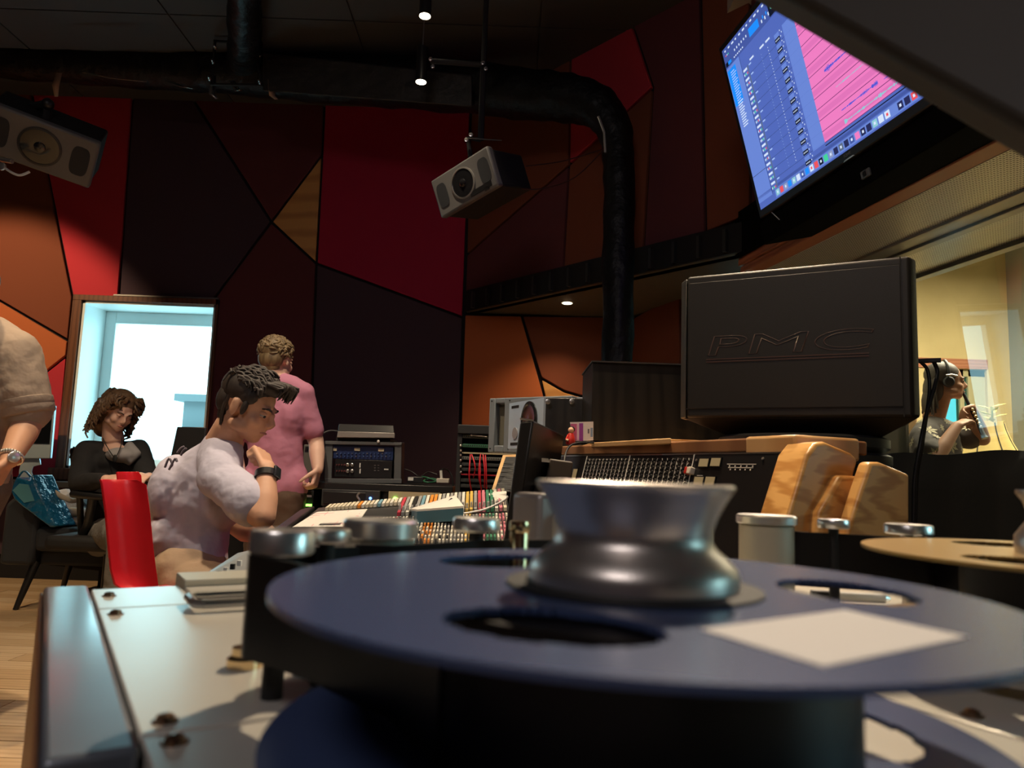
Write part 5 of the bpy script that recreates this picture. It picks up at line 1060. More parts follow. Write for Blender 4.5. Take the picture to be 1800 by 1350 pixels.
# red shell chairs
M_rs = mat('red_shell_plastic', (.62, .012, .022), .32)
def sheetmb(rows, th):
    """rows of world points -> solid curved sheet"""
    n, m = len(rows), len(rows[0]); mb = MB(); P = [p for r_ in rows for p in r_]
    nrm = (rows[0][1]-rows[0][0]).cross(rows[1][0]-rows[0][0]).normalized()*th
    vs = P+[p+nrm for p in P]; k = n*m; fs = []
    for i in range(n-1):
        for j in range(m-1): a = i*m+j; fs += [(a, a+m, a+m+1, a+1), (a+k, a+1+k, a+m+1+k, a+m+k)]
    for i in range(n-1): a = i*m; fs += [(a, a+k, a+m+k, a+m)]; a = i*m+m-1; fs += [(a, a+m, a+m+k, a+k)]
    for j in range(m-1): a = j; fs += [(a, a+1, a+1+k, a+k)]; a = (n-1)*m+j; fs += [(a, a+k, a+1+k, a+1)]
    return mb.add(vs, fs)
def redchair(name, label, L_, R_, Yd, seatdir):
    t = thing(name, label, 'chair', Y((L_[-1][0]+R_[-1][0])/2+20, L_[-1][1]+60, Yd))
    t.location.z = 0; INV[t.name] = Matrix.Translation(t.location).inverted()
    rows = []
    for (lx, ly), (rx, ry) in zip(L_, R_):
        r_ = []
        for k in range(7):
            f = k/6; r_.append(Y(lx+(rx-lx)*f, ly+(ry-ly)*f, Yd+.02*math.sin(PI*f)-.02+.05*f))
        rows.append(r_)
    o = sheetmb(rows, .010).build('backrest_shell', M_rs, t, bevel=.003, smooth=60); return t
rc1 = redchair('red_chair', 'red plastic shell chair directly behind the seated man', [(178, 842), (180, 850), (187, 900), (192, 960), (196, 1000), (203, 1026), (214, 1034)], [(240, 843), (258, 852), (265, 905), (270, 960), (275, 1000), (279, 1028), (281, 1036)], 2.30, 1)
e0 = Y(214, 1034, 2.30); s0 = Y(281, 1036, 2.32)
q = MB(); q.hexa([e0-V((0, 0, .02)), s0-V((0, 0, .02)), s0+V((.42, .30, -.03)), e0+V((.30, .45, -.03)), e0, s0, s0+V((.42, .30, -.01)), e0+V((.30, .45, -.01))]); q.build('seat_shell', M_rs, rc1, bevel=.008)
for (dx, dy) in ((.05, .05), (.42, .05), (.05, .40), (.42, .42)): q = MB(); p = e0+V((dx, dy, -.03)); q.tube([p, V((p.x, p.y, 0))], .011, 8); q.build('leg', M_chrome, rc1, smooth=60)
rc2 = redchair('red_chair', 'second red plastic shell chair, only its top edge above the first', [(207, 829), (208, 836), (212, 880), (214, 930)], [(244, 829), (249, 836), (252, 880), (254, 930)], 3.0, 1)
e0 = Y(214, 990, 3.0)
q = MB(); q.box(e0.x, e0.x+.42, 3.0, 3.42, .42, .445); q.build('seat_shell', M_rs, rc2, bevel=.008)
for (dx, dy) in ((.03, .03), (.39, .03), (.03, .38), (.39, .38)): q = MB(); q.tube([V((e0.x+dx, 3.0+dy, .43)), V((e0.x+dx, 3.0+dy, 0))], .011, 8); q.build('leg', M_chrome, rc2, smooth=60)

# ================================================= BLACK CLOTH UNDER THE STUDIO WINDOW
M_cloth = mat('black_drape', (.007, .0075, .008), .95, spec=.1, bump=(60, .3, .003))
q = MB(); rows = []
for j in range(15):
    r_ = []
    for i in range(90):
        s_ = .6+i*.030; f = j/14; fold = (.018+.03*f)*(math.sin(i*.42+math.sin(i*.13)*2.2)+.5*math.sin(i*.9+j*.12)); z_ = SILL+.022-f*.98
        p = WP(s_, -.03, z_)+wn*(fold+.02 if j else -.02); p.z += (.006*math.sin(i*.42) if j < 2 else 0); r_.append(p)
    rows.append(r_)
sheetmb(rows, .003).build('black_curtain', M_cloth, smooth=80, label='black cloth hanging in folds below the studio window', cat='curtain')
# ================================================= LIVE ROOM THINGS
M_shade = mat('ochre_lampshade', (.62, .48, .17), .8, emit=(.9, .62, .2, .12))
lsx = Y(1730, 780, 4.9); ls = thing('floor_lamp', 'scalloped ochre lampshade standing beside the musician behind the glass', 'lamp', V((lsx.x, lsx.y, 0)))
ztop, zbot = Y(1730, 745, 4.9).z, Y(1730, 815, 4.9).z-.12
q = MB(); vs = []; n = 48
for (f, z_) in ((.42, ztop), (.46, ztop-.05), (.55, ztop-.12), (.72, ztop-.22), (1.0, zbot)):
    for j in range(n): a = 2*PI*j/n; rj = .27*f*(1+.05*abs(math.sin(a*4))); vs.append(V((lsx.x+rj*math.cos(a), lsx.y+rj*math.sin(a), z_+.012*abs(math.sin(a*4)))))
fs = [(i*n+j, i*n+(j+1) % n, (i+1)*n+(j+1) % n, (i+1)*n+j) for i in range(4) for j in range(n)]
q.add(vs, fs); q.build('lamp_shade', M_shade, ls, smooth=60)
for k in range(8):
    a = 2*PI*k/8; q = MB(); q.tube([V((lsx.x+.275*f*math.cos(a), lsx.y+.275*f*math.sin(a), z_)) for f, z_ in ((.42, ztop), (.46, ztop-.05), (.55, ztop-.12), (.72, ztop-.22), (1.0, zbot))], .004, 6); q.build('shade_rib', M_dark, ls)
q = MB(); q.tube([V((lsx.x, lsx.y, 0)), V((lsx.x, lsx.y, ztop-.05))], .012, 10); q.build('pole', M_dark, ls); q = MB(); q.lathe([(.14, 0), (.14, .02), (0, .03)], (lsx.x, lsx.y, 0), 32); q.build('base', M_dark, ls)
pf_ = thing('artificial_plant', 'yellow green leafy stem behind the ochre lampshade', 'plant', Y(1750, 800, 5.4))
q = MB(); pt = [Y(1743, 715, 5.4), Y(1746, 760, 5.4), Y(1748, 860, 5.4)]; q.tube(pt, .008, 6); q.build('stem', mat('plant_stem', (.2, .2, .06), .6), pf_)
M_leaf = mat('yellow_green_leaf', (.50, .48, .14), .6)
q = MB(); q.lathe([(.09, 0), (.12, .22), (0, .22)], (pt[2].x, pt[2].y, 0), 24); q.tube([(pt[2].x, pt[2].y, .2), pt[2]], .008, 6); q.build('pot', M_dark, pf_)
for k in range(12):
    b = pt[0].lerp(pt[1], k/12); a = k*2.4; dr = V((math.cos(a), math.sin(a)*.6, .25)); sdv = dr.cross(V((0, 0, 1))).normalized()*.022
    q = MB(); q.add([b, b+dr*.05+sdv, b+dr*.11, b+dr*.05-sdv, b+dr*.05+V((0, 0, .008))], [(0, 1, 4), (1, 2, 4), (2, 3, 4), (3, 0, 4)]); q.build('leaf', M_leaf, pf_)
# fill desk area behind live glass: wooden partition left of the musician
q = MB(); a = Y(1570, 700, 4.9); q.box(a.x-.3, Y(1612, 700, 4.9).x, 4.9, 5.0, 0, Y(1600, 690, 4.9).z); q.build('wooden_screen', mat('tan_wood', (.30, .19, .09), .5), label='tan wooden screen behind the musician, partly hidden by the big loudspeaker', cat='screen', bevel=.01)
# ================================================= PEOPLE
M_skin = mat('skin', (.62, .34, .22), .55, bump=(90, .12, .002)); M_skin2 = mat('skin_pale', (.70, .44, .34), .55, bump=(90, .12, .002)); M_skin3 = mat('skin_tan', (.50, .26, .16), .55, bump=(90, .12, .002))
M_lav = mat('lavender_grey_jersey', (.50, .48, .60), .85, bump=(5, .75, .035)); M_plum = mat('plum_pink_jersey', (.48, .19, .29), .85, bump=(5, .6, .03)); M_blk = mat('black_knit', (.014, .014, .016), .9, bump=(7, .6, .03))
M_linen = mat('beige_linen', (.38, .30, .24), .9, bump=(7, .7, .03)); M_trou = mat('beige_trousers', (.42, .30, .20), .85, bump=(7, .7, .03)); M_trou2 = mat('brown_trousers', (.10, .06, .04), .85, bump=(7, .5, .02)); M_trou3 = mat('grey_trousers', (.14, .13, .12), .9, bump=(8, .8, .03))
M_hd = mat('dark_brown_hair', (.020, .014, .012), .62, noisec=(60, (.045, .032, .026), (1, 1, .15))); M_hl = mat('sandy_hair', (.24, .17, .09), .55, noisec=(60, (.12, .08, .04), (1, 1, .2))); M_hc = mat('curly_brown_hair', (.20, .12, .065), .5, noisec=(50, (.10, .058, .032)))
M_eye = mat('eye_white', (.42, .38, .35), .3); M_iris = mat('iris_dark', (.02, .012, .01), .15); M_lip = mat('lips', (.50, .20, .16), .5)
def hframe(c, face, upv=(0, 0, 1)):
    f = V(face).normalized(); u = V(upv); u = (u-f*u.dot(f)).normalized(); x = f.cross(u); return Matrix((x, f, u)).transposed(), V(c)
def head_prims(q, Mh, c, s=1.0, neck_to=None):
    T = lambda p: c+Mh @ (V(p)*s)
    def e(p, r): q.ell(T(p), [k*s for k in r], Mh, 18)
    e((0, -.012, .035), (.075, .096, .088)); e((0, .030, -.025), (.058, .062, .080)); e((0, .060, -.085), (.026, .026, .022)); e((0, .045, -.070), (.045, .040, .034))
    for k in (-1, 1):
        e((k*.034, .058, -.030), (.028, .026, .026)); e((k*.050, .015, -.062), (.018, .040, .022)); e((k*.077, -.008, -.008), (.008, .017, .031)); e((k*.079, -.014, .008), (.007, .010, .014))
        q.tube([T((k*.012, .090, .020)), T((k*.044, .076, .022))], .0095*s, 8)
    q.tube([T((0, .090, .012)), T((0, .102, -.008)), T((0, .113, -.028))], [.0075*s, .0085*s, .0115*s], 10); e((0, .100, -.034), (.015, .012, .009))
    q.tube([T((-.019, .080, -.055)), T((0, .092, -.053)), T((.019, .080, -.055))], .0062*s, 8); q.tube([T((-.017, .078, -.067)), T((0, .090, -.067)), T((.017, .078, -.067))], .0072*s, 8)
    if neck_to is not None: q.tube([T((0, -.022, -.030)), T((0, -.030, -.085)), V(neck_to)], [.052*s, .054*s, .066*s], 16)
def face_parts(Mh, c, s, par, brow=M_hd, closed=False, skin=M_skin):
    T = lambda p: c+Mh @ (V(p)*s)
    for k in (-1, 1):
        q = MB(); q.ell(T((k*.031, .076, .0)), (.0125*s, .0125*s, .0105*s), Mh, 14); eo = q.build('eye', M_skin if closed else M_eye, par, smooth=80)
        q = MB(); q.ell(T((k*.031, .0755, .0045)), (.0145*s, .0145*s, .0085*s), Mh, 14).ell(T((k*.031, .0745, -.0085)), (.0135*s, .0125*s, .005*s), Mh, 14); q.build('eyelid', skin, eo, smooth=80)
        if not closed: q = MB(); q.ell(T((k*.0325, .0845, -.003)), (.0072*s, .0050*s, .0062*s), Mh, 12); q.build('iris', M_iris, eo, smooth=80)
        q = MB(); q.tube([T((k*.015, .0945, .019)), T((k*.034, .090, .025)), T((k*.050, .074, .020))], [.003*s, .0042*s, .002*s], 8); q.build('eyebrow', brow, par, smooth=80)
    q = MB(); q.tube([T((-.018, .087, -.0605)), T((0, .0985, -.059)), T((.018, .087, -.0605))], [.002*s, .0045*s, .002*s], 8); q.build('lips', M_lip, par, smooth=80)
def hand_prims(q, w, d, n, ts=1, curl=.5, s=1.0, spread=.0, thumb_in=.3):
    """w wrist, d finger direction, n palm normal (fingers curl towards n), ts = thumb side along d x n"""
    w = V(w); d = V(d).normalized(); n = V(n); n = (n-d*n.dot(d)).normalized(); sv_ = d.cross(n)*ts
    L = [.074, .082, .077, .060]
    for i in range(4):
        off = (1.5-i)*.0195*s; b = w+d*(.088-.004*abs(i-1.3))*s+sv_*off; q.tube([w+sv_*off*.65-d*.01, b], [.0125*s, .0115*s], 8)
        p = b; dd = (d+sv_*(1.5-i)*spread).normalized(); a = 0; pts = [p]
        for k, fr in enumerate((.45, .32, .25)):
            a += curl*(1, 1.1, .8)[k]; v = dd*math.cos(a)+n*math.sin(a); p = p+v*L[i]*fr*s; pts.append(p)
        q.tube(pts, [.0098*s, .0092*s, .0084*s, .0070*s], 8); q.ell(pts[-1], (.0072*s,)*3, None, 8); q.ell(b, (.0108*s,)*3, None, 8)
    tb = w+d*.022*s+sv_*.026*s; t1 = tb+(d*.55+sv_*.75+n*thumb_in)*.034*s; t2 = t1+(d*.8+sv_*.25+n*(thumb_in+.2))*.032*s; t3 = t2+(d*.9-sv_*.1+n*(thumb_in+.3))*.022*s
    q.tube([tb-d*.01, t1, t2, t3], [.015*s, .013*s, .0108*s, .0085*s], 8); q.ell(t3, (.0085*s,)*3, None, 8)
    q.ell(w+d*.045*s, (.03*s, .03*s, .03*s), Matrix((sv_, d, n)).transposed() @ Matrix.Diagonal((1, 1.3, .42)), 12)
def limb(q, pts, rs, n=16, flat=None):
    q.tube(path([*pts], 4), [rs[min(int(i/4), len(rs)-2)]*(1-(i % 4)/4)+rs[min(int(i/4), len(rs)-2)+1]*((i % 4)/4) if i < 4*(len(pts)-1) else rs[-1] for i in range(4*(len(pts)-1)+1)], n, flat=flat)
    for p, r in ((pts[0], rs[0]), (pts[-1], rs[-1])):
        if flat is None: q.ell(p, (r*.98,)*3, None, n)
def lock(q, pts, r0, r1, n=6, fl=None): k = len(pts); q.tube(path(pts, 4), [r0+(r1-r0)*i/(4*(k-1)) for i in range(4*(k-1)+1)], n)

# ---------- seated man in the lavender T-shirt, chin on his hand
mp = thing('person', 'seated man in lavender grey T-shirt and watch leaning with chin on his fist', 'person', (-1.15, 2.5, 0))
hc = Y(436, 716, 2.50); Mh, hc = hframe(hc, (.93, -.12, -.36)); hs = .97
nb_ = Y(388, 790, 2.56); shR = Y(385, 835, 2.41); shL = Y(392, 822, 2.80)
elR = Y(462, 908, 2.30); wrR = Y(470, 822, 2.38); pel = Y(322, 1035, 2.60)
elL = Y(420, 925, 2.80); wrL = Y(470, 935, 2.62)
q = MB(); head_prims(q, Mh, hc, hs, nb_)
limb(q, [shR, shR.lerp(elR, .5), elR], [.055, .050, .040]); limb(q, [elR, elR.lerp(wrR, .35), elR.lerp(wrR, .75), wrR], [.039, .041, .031, .026])
fist = wrR; hd_ = (Y(454, 783, 2.45)-wrR).normalized(); hand_prims(q, wrR, hd_, V((-.85, .25, -.55)), -1, 1.45, 1.0, 0, 1.1)
limb(q, [shL, elL, wrL], [.054, .042, .028]); hand_prims(q, wrL, V((1, -.3, -.15)), (0, 0, -1), -1, .3)
limb(q, [nb_, Y(362, 870, 2.6), pel], [.05, .06, .06])
kR = Y(455, 1030, 2.42)
bodym = blob('body', q, .0048, M_skin, mp, 5)
face_parts(Mh, hc, hs, mp)
q = MB()
limb(q, [Y(385, 800, 2.57), Y(368, 830, 2.585), Y(345, 880, 2.59), Y(334, 935, 2.60), Y(330, 985, 2.60), Y(330, 1010, 2.60)], [.075, .118, .128, .128, .132, .130], 24)
q.tube([shR, shR.lerp(V(nb_), .5), V(nb_), shL.lerp(V(nb_), .5), shL], [.064, .074, .070, .072, .062], 18); q.ell(shR, (.064,)*3); q.ell(shL, (.062,)*3)
limb(q, [shR+V((-.01, 0, -.01)), shR.lerp(elR, .35), shR.lerp(elR, .70)], [.064, .066, .073]); limb(q, [shL, shL.lerp(elL, .6)], [.07, .075])
q.ell(Y(392, 870, 2.58), (.08, .11, .12)); q.ell(Y(307, 868, 2.58), (.075, .13, .14)); q.ell(Y(304, 945, 2.58), (.07, .14, .12))
shirt = blob('t_shirt', q, .007, M_lav, mp, 8, [(.14, .014), (.045, .008)])
q = MB(); q.tube([nb_+V((.035*math.cos(a), .062*math.sin(a), .018+.018*math.cos(a+PI))) +V((.01, 0, .022)) for a in [2*PI*k/20 for k in range(21)]], .007, 6); q.build('collar', M_lav, shirt, smooth=80)
q = MB()
limb(q, [pel, Y(360, 1040, 2.45), Y(470, 1040, 2.38)], [.135, .10, .075]); limb(q, [pel+V((0, .12, 0)), Y(370, 1030, 2.75), Y(480, 1045, 2.75)], [.13, .10, .075]); limb(q, [Y(470, 1040, 2.38), V((-.62, 2.45, .10))], [.07, .05]); limb(q, [Y(480, 1045, 2.75), V((-.60, 2.85, .10))], [.07, .05])
q.ell(Y(330, 1000, 2.58), (.13, .17, .10)); blob('trousers', q, .009, M_trou, mp, 6, [(.09, .025)])
for y_ in (2.45, 2.85): q = MB(); q.ell((-.58, y_, .045), (.13, .048, .045)); q.build('shoe', M_dark, mp, smooth=80)
q = MB(); wa = elR.lerp(wrR, .84); wd2 = (wrR-elR).normalized(); q.lathe([(.0335, -.011), (.0365, -.010), (.0365, .010), (.0335, .011)], wa, 24, ax=wd2); wt = q.build('watch_strap', M_blackp, mp, smooth=60)
sd_ = V((1, -.35, 0)); sd_ = (sd_-wd2*sd_.dot(wd2)).normalized(); q = MB(); q.obox(wa+sd_*.037, wd2.cross(sd_), sd_, wd2, .032, .010, .038); q.build('watch_case', mat('watch_graphite', (.05, .05, .055), .25, .6), wt, bevel=.003)
# printed lettering on the back of the shirt
sp = [(289, 813), (300, 800), (311, 790)]
q = MB()
for (pts) in ([(290, 822), (297, 806), (303, 816), (299, 822)], [(297, 826), (308, 806), (311, 812)], [(312, 796), (318, 788), (324, 785)], [(318, 801), (322, 792), (328, 788)]):
    q.tube(path([Y(x, y, 2.445) for x, y in pts], 3), .004, 5)
q.build('printed_lettering', mat('dark_print', (.16, .14, .18), .8), shirt, smooth=60)
# hair: a shaped mass with many tapered locks sweeping forward
T = lambda p: hc+Mh @ (V(p)*hs)
q = MB(); q.ell(T((0, -.022, .056)), (.083*hs, .098*hs, .083*hs), Mh, 22).ell(T((0, -.060, .008)), (.068*hs, .055*hs, .068*hs), Mh, 20).ell(T((0, .036, .092)), (.064*hs, .056*hs, .038*hs), Mh, 18).ell(T((0, -.052, -.045)), (.052*hs, .038*hs, .042*hs), Mh, 16)
for k in (-1, 1): q.ell(T((k*.062, .012, .045)), (.018*hs, .040*hs, .034*hs), Mh, 14); q.ell(T((k*.070, .022, .005)), (.008*hs, .012*hs, .030*hs), Mh, 12)
rr = random.Random(5)
for i in range(190):
    a = rr.uniform(-1.25, 1.25); st_ = rr.uniform(-.080, .055); rad_ = .086
    x0_ = math.sin(a)*rad_; z0_ = .055+math.cos(a)*.083*math.sqrt(max(.1, 1-((st_+.02)/.115)**2)); p0_ = V((x0_, st_, z0_))
    ln_ = rr.uniform(.03, .06); fwd = V((rr.uniform(-.2, .2)*.5+.15*math.sin(a), 1, .12-.3*abs(a)-max(0, st_)*6)); fwd.normalize()
    if st_ > .015: ln_ *= .45
    if st_ < -.06: fwd = V((rr.uniform(-.3, .3), -.25, -1)).normalized()
    p1_ = p0_+fwd*ln_*.5+V((0, 0, rr.uniform(.002, .010))); p2_ = p0_+fwd*ln_+V((rr.uniform(-.006, .006), 0, rr.uniform(-.014, 0)))
    lock(q, [T(p0_-V((0, 0, .004))), T(p1_), T(p2_)], rr.uniform(.006, .009), .0022)
for i in range(46):
    x0_ = rr.uniform(-.055, .055); p0_ = V((x0_, .055, .118-abs(x0_)*.3)); p1_ = V((x0_*1.1, .098+rr.uniform(0, .02), .112+rr.uniform(-.012, .012))); p2_ = V((x0_*1.2+rr.uniform(-.01, .01), .094+rr.uniform(0, .026), .082+rr.uniform(-.02, .02))); lock(q, [T(p0_), T(p1_), T(p2_)], .009, .002)
for i in range(60):
    a = rr.uniform(-1, 1); p0_ = V((a*.066, -.085+abs(a)*.05, -.01)); p2_ = V((a*.055+rr.uniform(-.006, .006), -.075+abs(a)*.04, -.078+rr.uniform(-.012, .01))); lock(q, [T(p0_+V((0, -.01, .03))), T(p0_+V((0, -.012, -.02))), T(p2_)], .009, .002)
q.build('hair', M_hd, mp, smooth=70)

# ---------- standing man in the plum T-shirt, seen from behind
pm = thing('person', 'standing man with sandy hair and plum pink T-shirt seen from behind', 'person', (Y(490, 900, 4.1).x, 4.1, 0))
Yp = 4.1
hc2 = Y(487, 634, Yp+.02); Mh2, hc2 = hframe(hc2, (.30, .95, -.10))
nb2 = Y(489, 668, Yp+.01); s2R = Y(531, 692, Yp+.02); s2L = Y(428, 694, Yp-.05); e2R = Y(556, 778, Yp+.06); w2R = Y(559, 826, Yp-.03)
q = MB(); head_prims(q, Mh2, hc2, 1.0, nb2)
limb(q, [s2R, s2R.lerp(e2R, .5), e2R], [.056, .052, .043]); limb(q, [e2R, e2R.lerp(w2R, .4), w2R], [.042, .044, .029]); hand_prims(q, w2R, (-.12, -.25, -1), (-1, .1, .1), -1, 1.05, 1.05, 0, .5)
e2L = Y(412, 790, Yp-.05); w2L = Y(425, 850, Yp-.12); limb(q, [s2L, e2L], [.056, .043]); limb(q, [e2L, w2L], [.042, .029]); hand_prims(q, w2L, (.2, -.1, -1), (1, 0, 0), 1, .6)
limb(q, [nb2, Y(487, 740, Yp), Y(485, 860, Yp)], [.055, .08, .08])
blob('body', q, .0065, M_skin2, pm, 5)
face_parts(Mh2, hc2, 1.0, pm, M_hl, skin=M_skin2)
q = MB()
limb(q, [Y(486, 690, Yp), Y(484, 730, Yp), Y(484, 780, Yp), Y(486, 830, Yp), Y(487, 868, Yp)], [.115, .150, .150, .148, .150], 24, flat=((0, 1, 0), .72))
q.tube([s2R, s2R.lerp(nb2, .5)+V((0, 0, -.012)), nb2+V((0, 0, -.025)), s2L.lerp(nb2, .5)+V((0, 0, -.012)), s2L], [.068, .078, .075, .078, .068], 18); q.ell(s2R, (.070,)*3); q.ell(s2L, (.07,)*3)
limb(q, [s2R, s2R.lerp(e2R, .4), s2R.lerp(e2R, .74)], [.064, .064, .066]); limb(q, [s2L, s2L.lerp(e2L, .7)], [.064, .066]); q.ell(Y(450, 850, Yp), (.09, .10, .12)); q.ell(Y(515, 850, Yp), (.09, .10, .12))
for x in (455, 485, 512): q.ell(Y(x, 735, Yp+.0), (.085, .115, .14))
sh2 = blob('t_shirt', q, .010, M_plum, pm, 8, [(.14, .014), (.05, .006)])
q = MB(); limb(q, [Y(462, 870, Yp), V((Y(462, 900, Yp).x, Yp, .5)), V((Y(462, 900, Yp).x, Yp, .08))], [.11, .085, .06]); limb(q, [Y(505, 870, Yp), V((Y(505, 900, Yp).x, Yp, .5)), V((Y(505, 900, Yp).x, Yp, .08))], [.11, .085, .06]); q.ell(Y(484, 880, Yp), (.165, .11, .10)); blob('trousers', q, .012, M_trou2, pm, 6, [(.1, .02)])
for x in (462, 505): q = MB(); q.ell((Y(x, 900, Yp).x, Yp+.05, .045), (.05, .13, .045)); q.build('shoe', M_dark, pm, smooth=80)
T = lambda p: hc2+Mh2 @ V(p)
q = MB(); q.ell(T((0, -.024, .052)), (.088, .100, .085), Mh2, 22).ell(T((0, -.058, -.002)), (.074, .058, .064), Mh2, 20).ell(T((0, .04, .085)), (.066, .05, .04), Mh2, 16)
q.ell(T((0, -.05, -.048)), (.056, .04, .035), Mh2, 14)
for i in range(210):
    a = rr.uniform(0, 2*PI); b = rr.uniform(-.35, 1.2); n0 = V((math.cos(a)*math.cos(b), math.sin(a)*math.cos(b), math.sin(b)));
    if n0.y > .45 and b < .5: continue
    p0_ = V((0, -.022, .045))+V((n0.x*.082, n0.y*.094, n0.z*.082)); tg = V((rr.uniform(-1, 1), rr.uniform(-1, 1), rr.uniform(-1, .3))); tg = (tg-n0*tg.dot(n0)).normalized()
    lock(q, [T(p0_-tg*.014), T(p0_+n0*.010), T(p0_+tg*.018+n0*.002), T(p0_+tg*.026-n0*.002)], .0085, .003)
q.build('hair', M_hl, pm, smooth=70)

# ---------- seated woman in black by the window
wm = thing('person', 'seated woman with curly hair, black sweater and pendant in front of the bright window', 'person', (Y(200, 900, 4.35).x, 4.35, 0))
Yw = 4.35
hc3 = Y(210, 724, Yw-.02); Mh3, hc3 = hframe(hc3, (.70, -.58, -.42), (.10, .1, 1)); s3 = .97
nb3 = Y(199, 774, Yw+.03); s3R = Y(152, 793, Yw-.03); s3L = Y(244, 790, Yw+.12); e3R = Y(140, 852, Yw-.10); w3R = Y(186, 842, Yw-.28); e3L = Y(262, 858, Yw-.02); w3L = Y(262, 838, Yw-.25)
q = MB(); head_prims(q, Mh3, hc3, s3*.96, nb3)
limb(q, [e3R, w3R], [.035, .024]); hand_prims(q, w3R, (.95, -.25, .12), (.1, .4, -.8), 1, .45, .92); limb(q, [e3L, w3L], [.035, .024]); hand_prims(q, w3L, (.1, -.8, .1), (-.3, 0, -1), 1, .5, .92)
limb(q, [nb3, Y(198, 830, Yw+.06), Y(198, 900, Yw+.06)], [.05, .07, .08]); q.ell(Y(201, 793, Yw+.01), (.08, .05, .045)); blob('body', q, .0065, M_skin2, wm, 5)
face_parts(Mh3, hc3, s3*.96, wm, closed=True, skin=M_skin2)
q = MB()
q.ell(Y(198, 812, Yw+.03), (.14, .10, .075)); limb(q, [Y(198, 810, Yw+.04), Y(198, 850, Yw+.05), Y(198, 890, Yw+.06), Y(198, 935, Yw+.06)], [.125, .140, .135, .145], 24, flat=((0, 1, 0), .75))
q.tube([s3R, s3R.lerp(nb3, .42)+V((0, .02, -.028)), nb3+V((0, .05, -.05)), s3L.lerp(nb3, .42)+V((0, .02, -.028)), s3L], [.062, .060, .050, .060, .060], 16); q.ell(s3R, (.064,)*3); q.ell(s3L, (.062,)*3)
limb(q, [s3R, s3R.lerp(e3R, .5), e3R], [.065, .068, .062]); limb(q, [e3R, e3R.lerp(w3R, .5), e3R.lerp(w3R, .9)], [.062, .052, .038]); limb(q, [s3L, s3L.lerp(e3L, .5), e3L], [.063, .066, .06]); limb(q, [e3L, e3L.lerp(w3L, .85)], [.06, .038])
blob('sweater', q, .010, M_blk, wm, 6, [(.09, .012)])
q = MB(); q.ell(Y(212, 800, Yw-.035), (.085, .07, .045)); q.tube([Y(225, 782, Yw+.03), Y(240, 798, Yw-.0), Y(222, 812, Yw-.05)], .03, 10); blob('under_top', q, .008, mat('grey_top', (.30, .29, .30), .85), wm, 6)
q = MB(); q.tube(path([Y(*p) for p in ((181, 770, Yw-.02), (188, 785, Yw-.10), (202, 803, Yw-.13), (212, 785, Yw-.10), (214, 770, Yw-.05))]), .0028, 6); q.ell(Y(202, 806, Yw-.135), (.014, .006, .022)); q.build('necklace', M_black, wm, smooth=80)
q = MB()
for sx, x_ in ((-1, 176), (1, 225)):
    h_ = Y(198+sx*18, 945, Yw+.05); k_ = V((h_.x+.34, Yw-.26+.10*sx, .54)); limb(q, [h_, h_.lerp(k_, .5)+V((0, 0, .02)), k_], [.11, .10, .085]); limb(q, [k_, V((k_.x-.0, k_.y, .30)), V((k_.x-.03, k_.y, .08))], [.085, .085, .09])
blob('trousers', q, .012, M_trou3, wm, 6, [(.10, .02)])
for sx in (-1, 1): q = MB(); q.ell((Y(198+sx*18, 945, Yw).x+.40, Yw-.28+.10*sx, .04), (.12, .045, .04)); q.build('shoe', M_dark, wm, smooth=80)
T = lambda p: hc3+Mh3 @ (V(p)*s3)
q = MB(); q.ell(T((0, -.026, .050)), (.086, .098, .082), Mh3, 22).ell(T((0, -.062, -.03)), (.080, .058, .09), Mh3, 20).ell(T((-.0, -.075, -.12)), (.075, .05, .08), Mh3, 18)
for i in range(230):
    a = rr.uniform(.75*PI, 2.25*PI) if i % 3 else rr.uniform(0, 2*PI); 
    top = V((.074*math.cos(a), -.025+.086*math.sin(a), .075+rr.uniform(-.03, .03)))
    if math.sin(a) > .55: top.z = .12
    ln_ = rr.uniform(.14, .25) if math.sin(a) < .3 else rr.uniform(.06, .10); out = V((math.cos(a), math.sin(a)*.8, 0)); pts = []; ph = rr.uniform(0, 6)
    if math.sin(a) > .3: out = V((math.copysign(1, math.cos(a)), .2, 0))
    nseg = 11
    for k in range(nseg):
        f = k/(nseg-1); cr_ = .013*min(1, f*3); pts.append(T(top+out*(.012+.030*math.sin(f*1.8))+V((cr_*math.cos(ph+f*ln_*95), cr_*math.sin(ph+f*ln_*95), -ln_*f))))
    q.tube(pts, [.0092-.005*k/nseg for k in range(nseg)], 5)
q.build('hair', M_hc, wm, smooth=70)

# ---------- man in the beige shirt at the left edge
bm_ = thing('person', 'bending man in beige rolled sleeve shirt with steel watch, cut by the left edge', 'person', (-2.05, 2.65, 0))
Yb = 2.65
hc4 = Y(-63, 497, Yb-.15); Mh4, hc4 = hframe(hc4, (-.2, -.75, -.55))
nb4 = Y(-62, 575, Yb+.0); s4R = Y(28, 618, Yb-.0); s4L = Y(-150, 618, Yb+.05); e4 = Y(52, 738, Yb+.02); w4 = Y(17, 808, Yb-.10)
q = MB(); head_prims(q, Mh4, hc4, 1.0, nb4); limb(q, [s4R, s4R.lerp(e4, .5), e4], [.058, .052, .046]); limb(q, [e4, e4.lerp(w4, .35), w4], [.046, .048, .031]); hand_prims(q, w4, (-.35, -.15, -1), (-1, -.3, .1), -1, .75, 1.08)
e4L = Y(-170, 740, Yb); w4L = Y(-120, 830, Yb-.2); limb(q, [s4L, e4L], [.056, .044]); limb(q, [e4L, w4L], [.044, .03]); hand_prims(q, w4L, (.2, -.2, -1), (1, 0, 0), 1, .6)
limb(q, [nb4, Y(-62, 650, Yb), Y(-66, 800, Yb)], [.06, .09, .10]); blob('body', q, .0065, M_skin, bm_, 5)
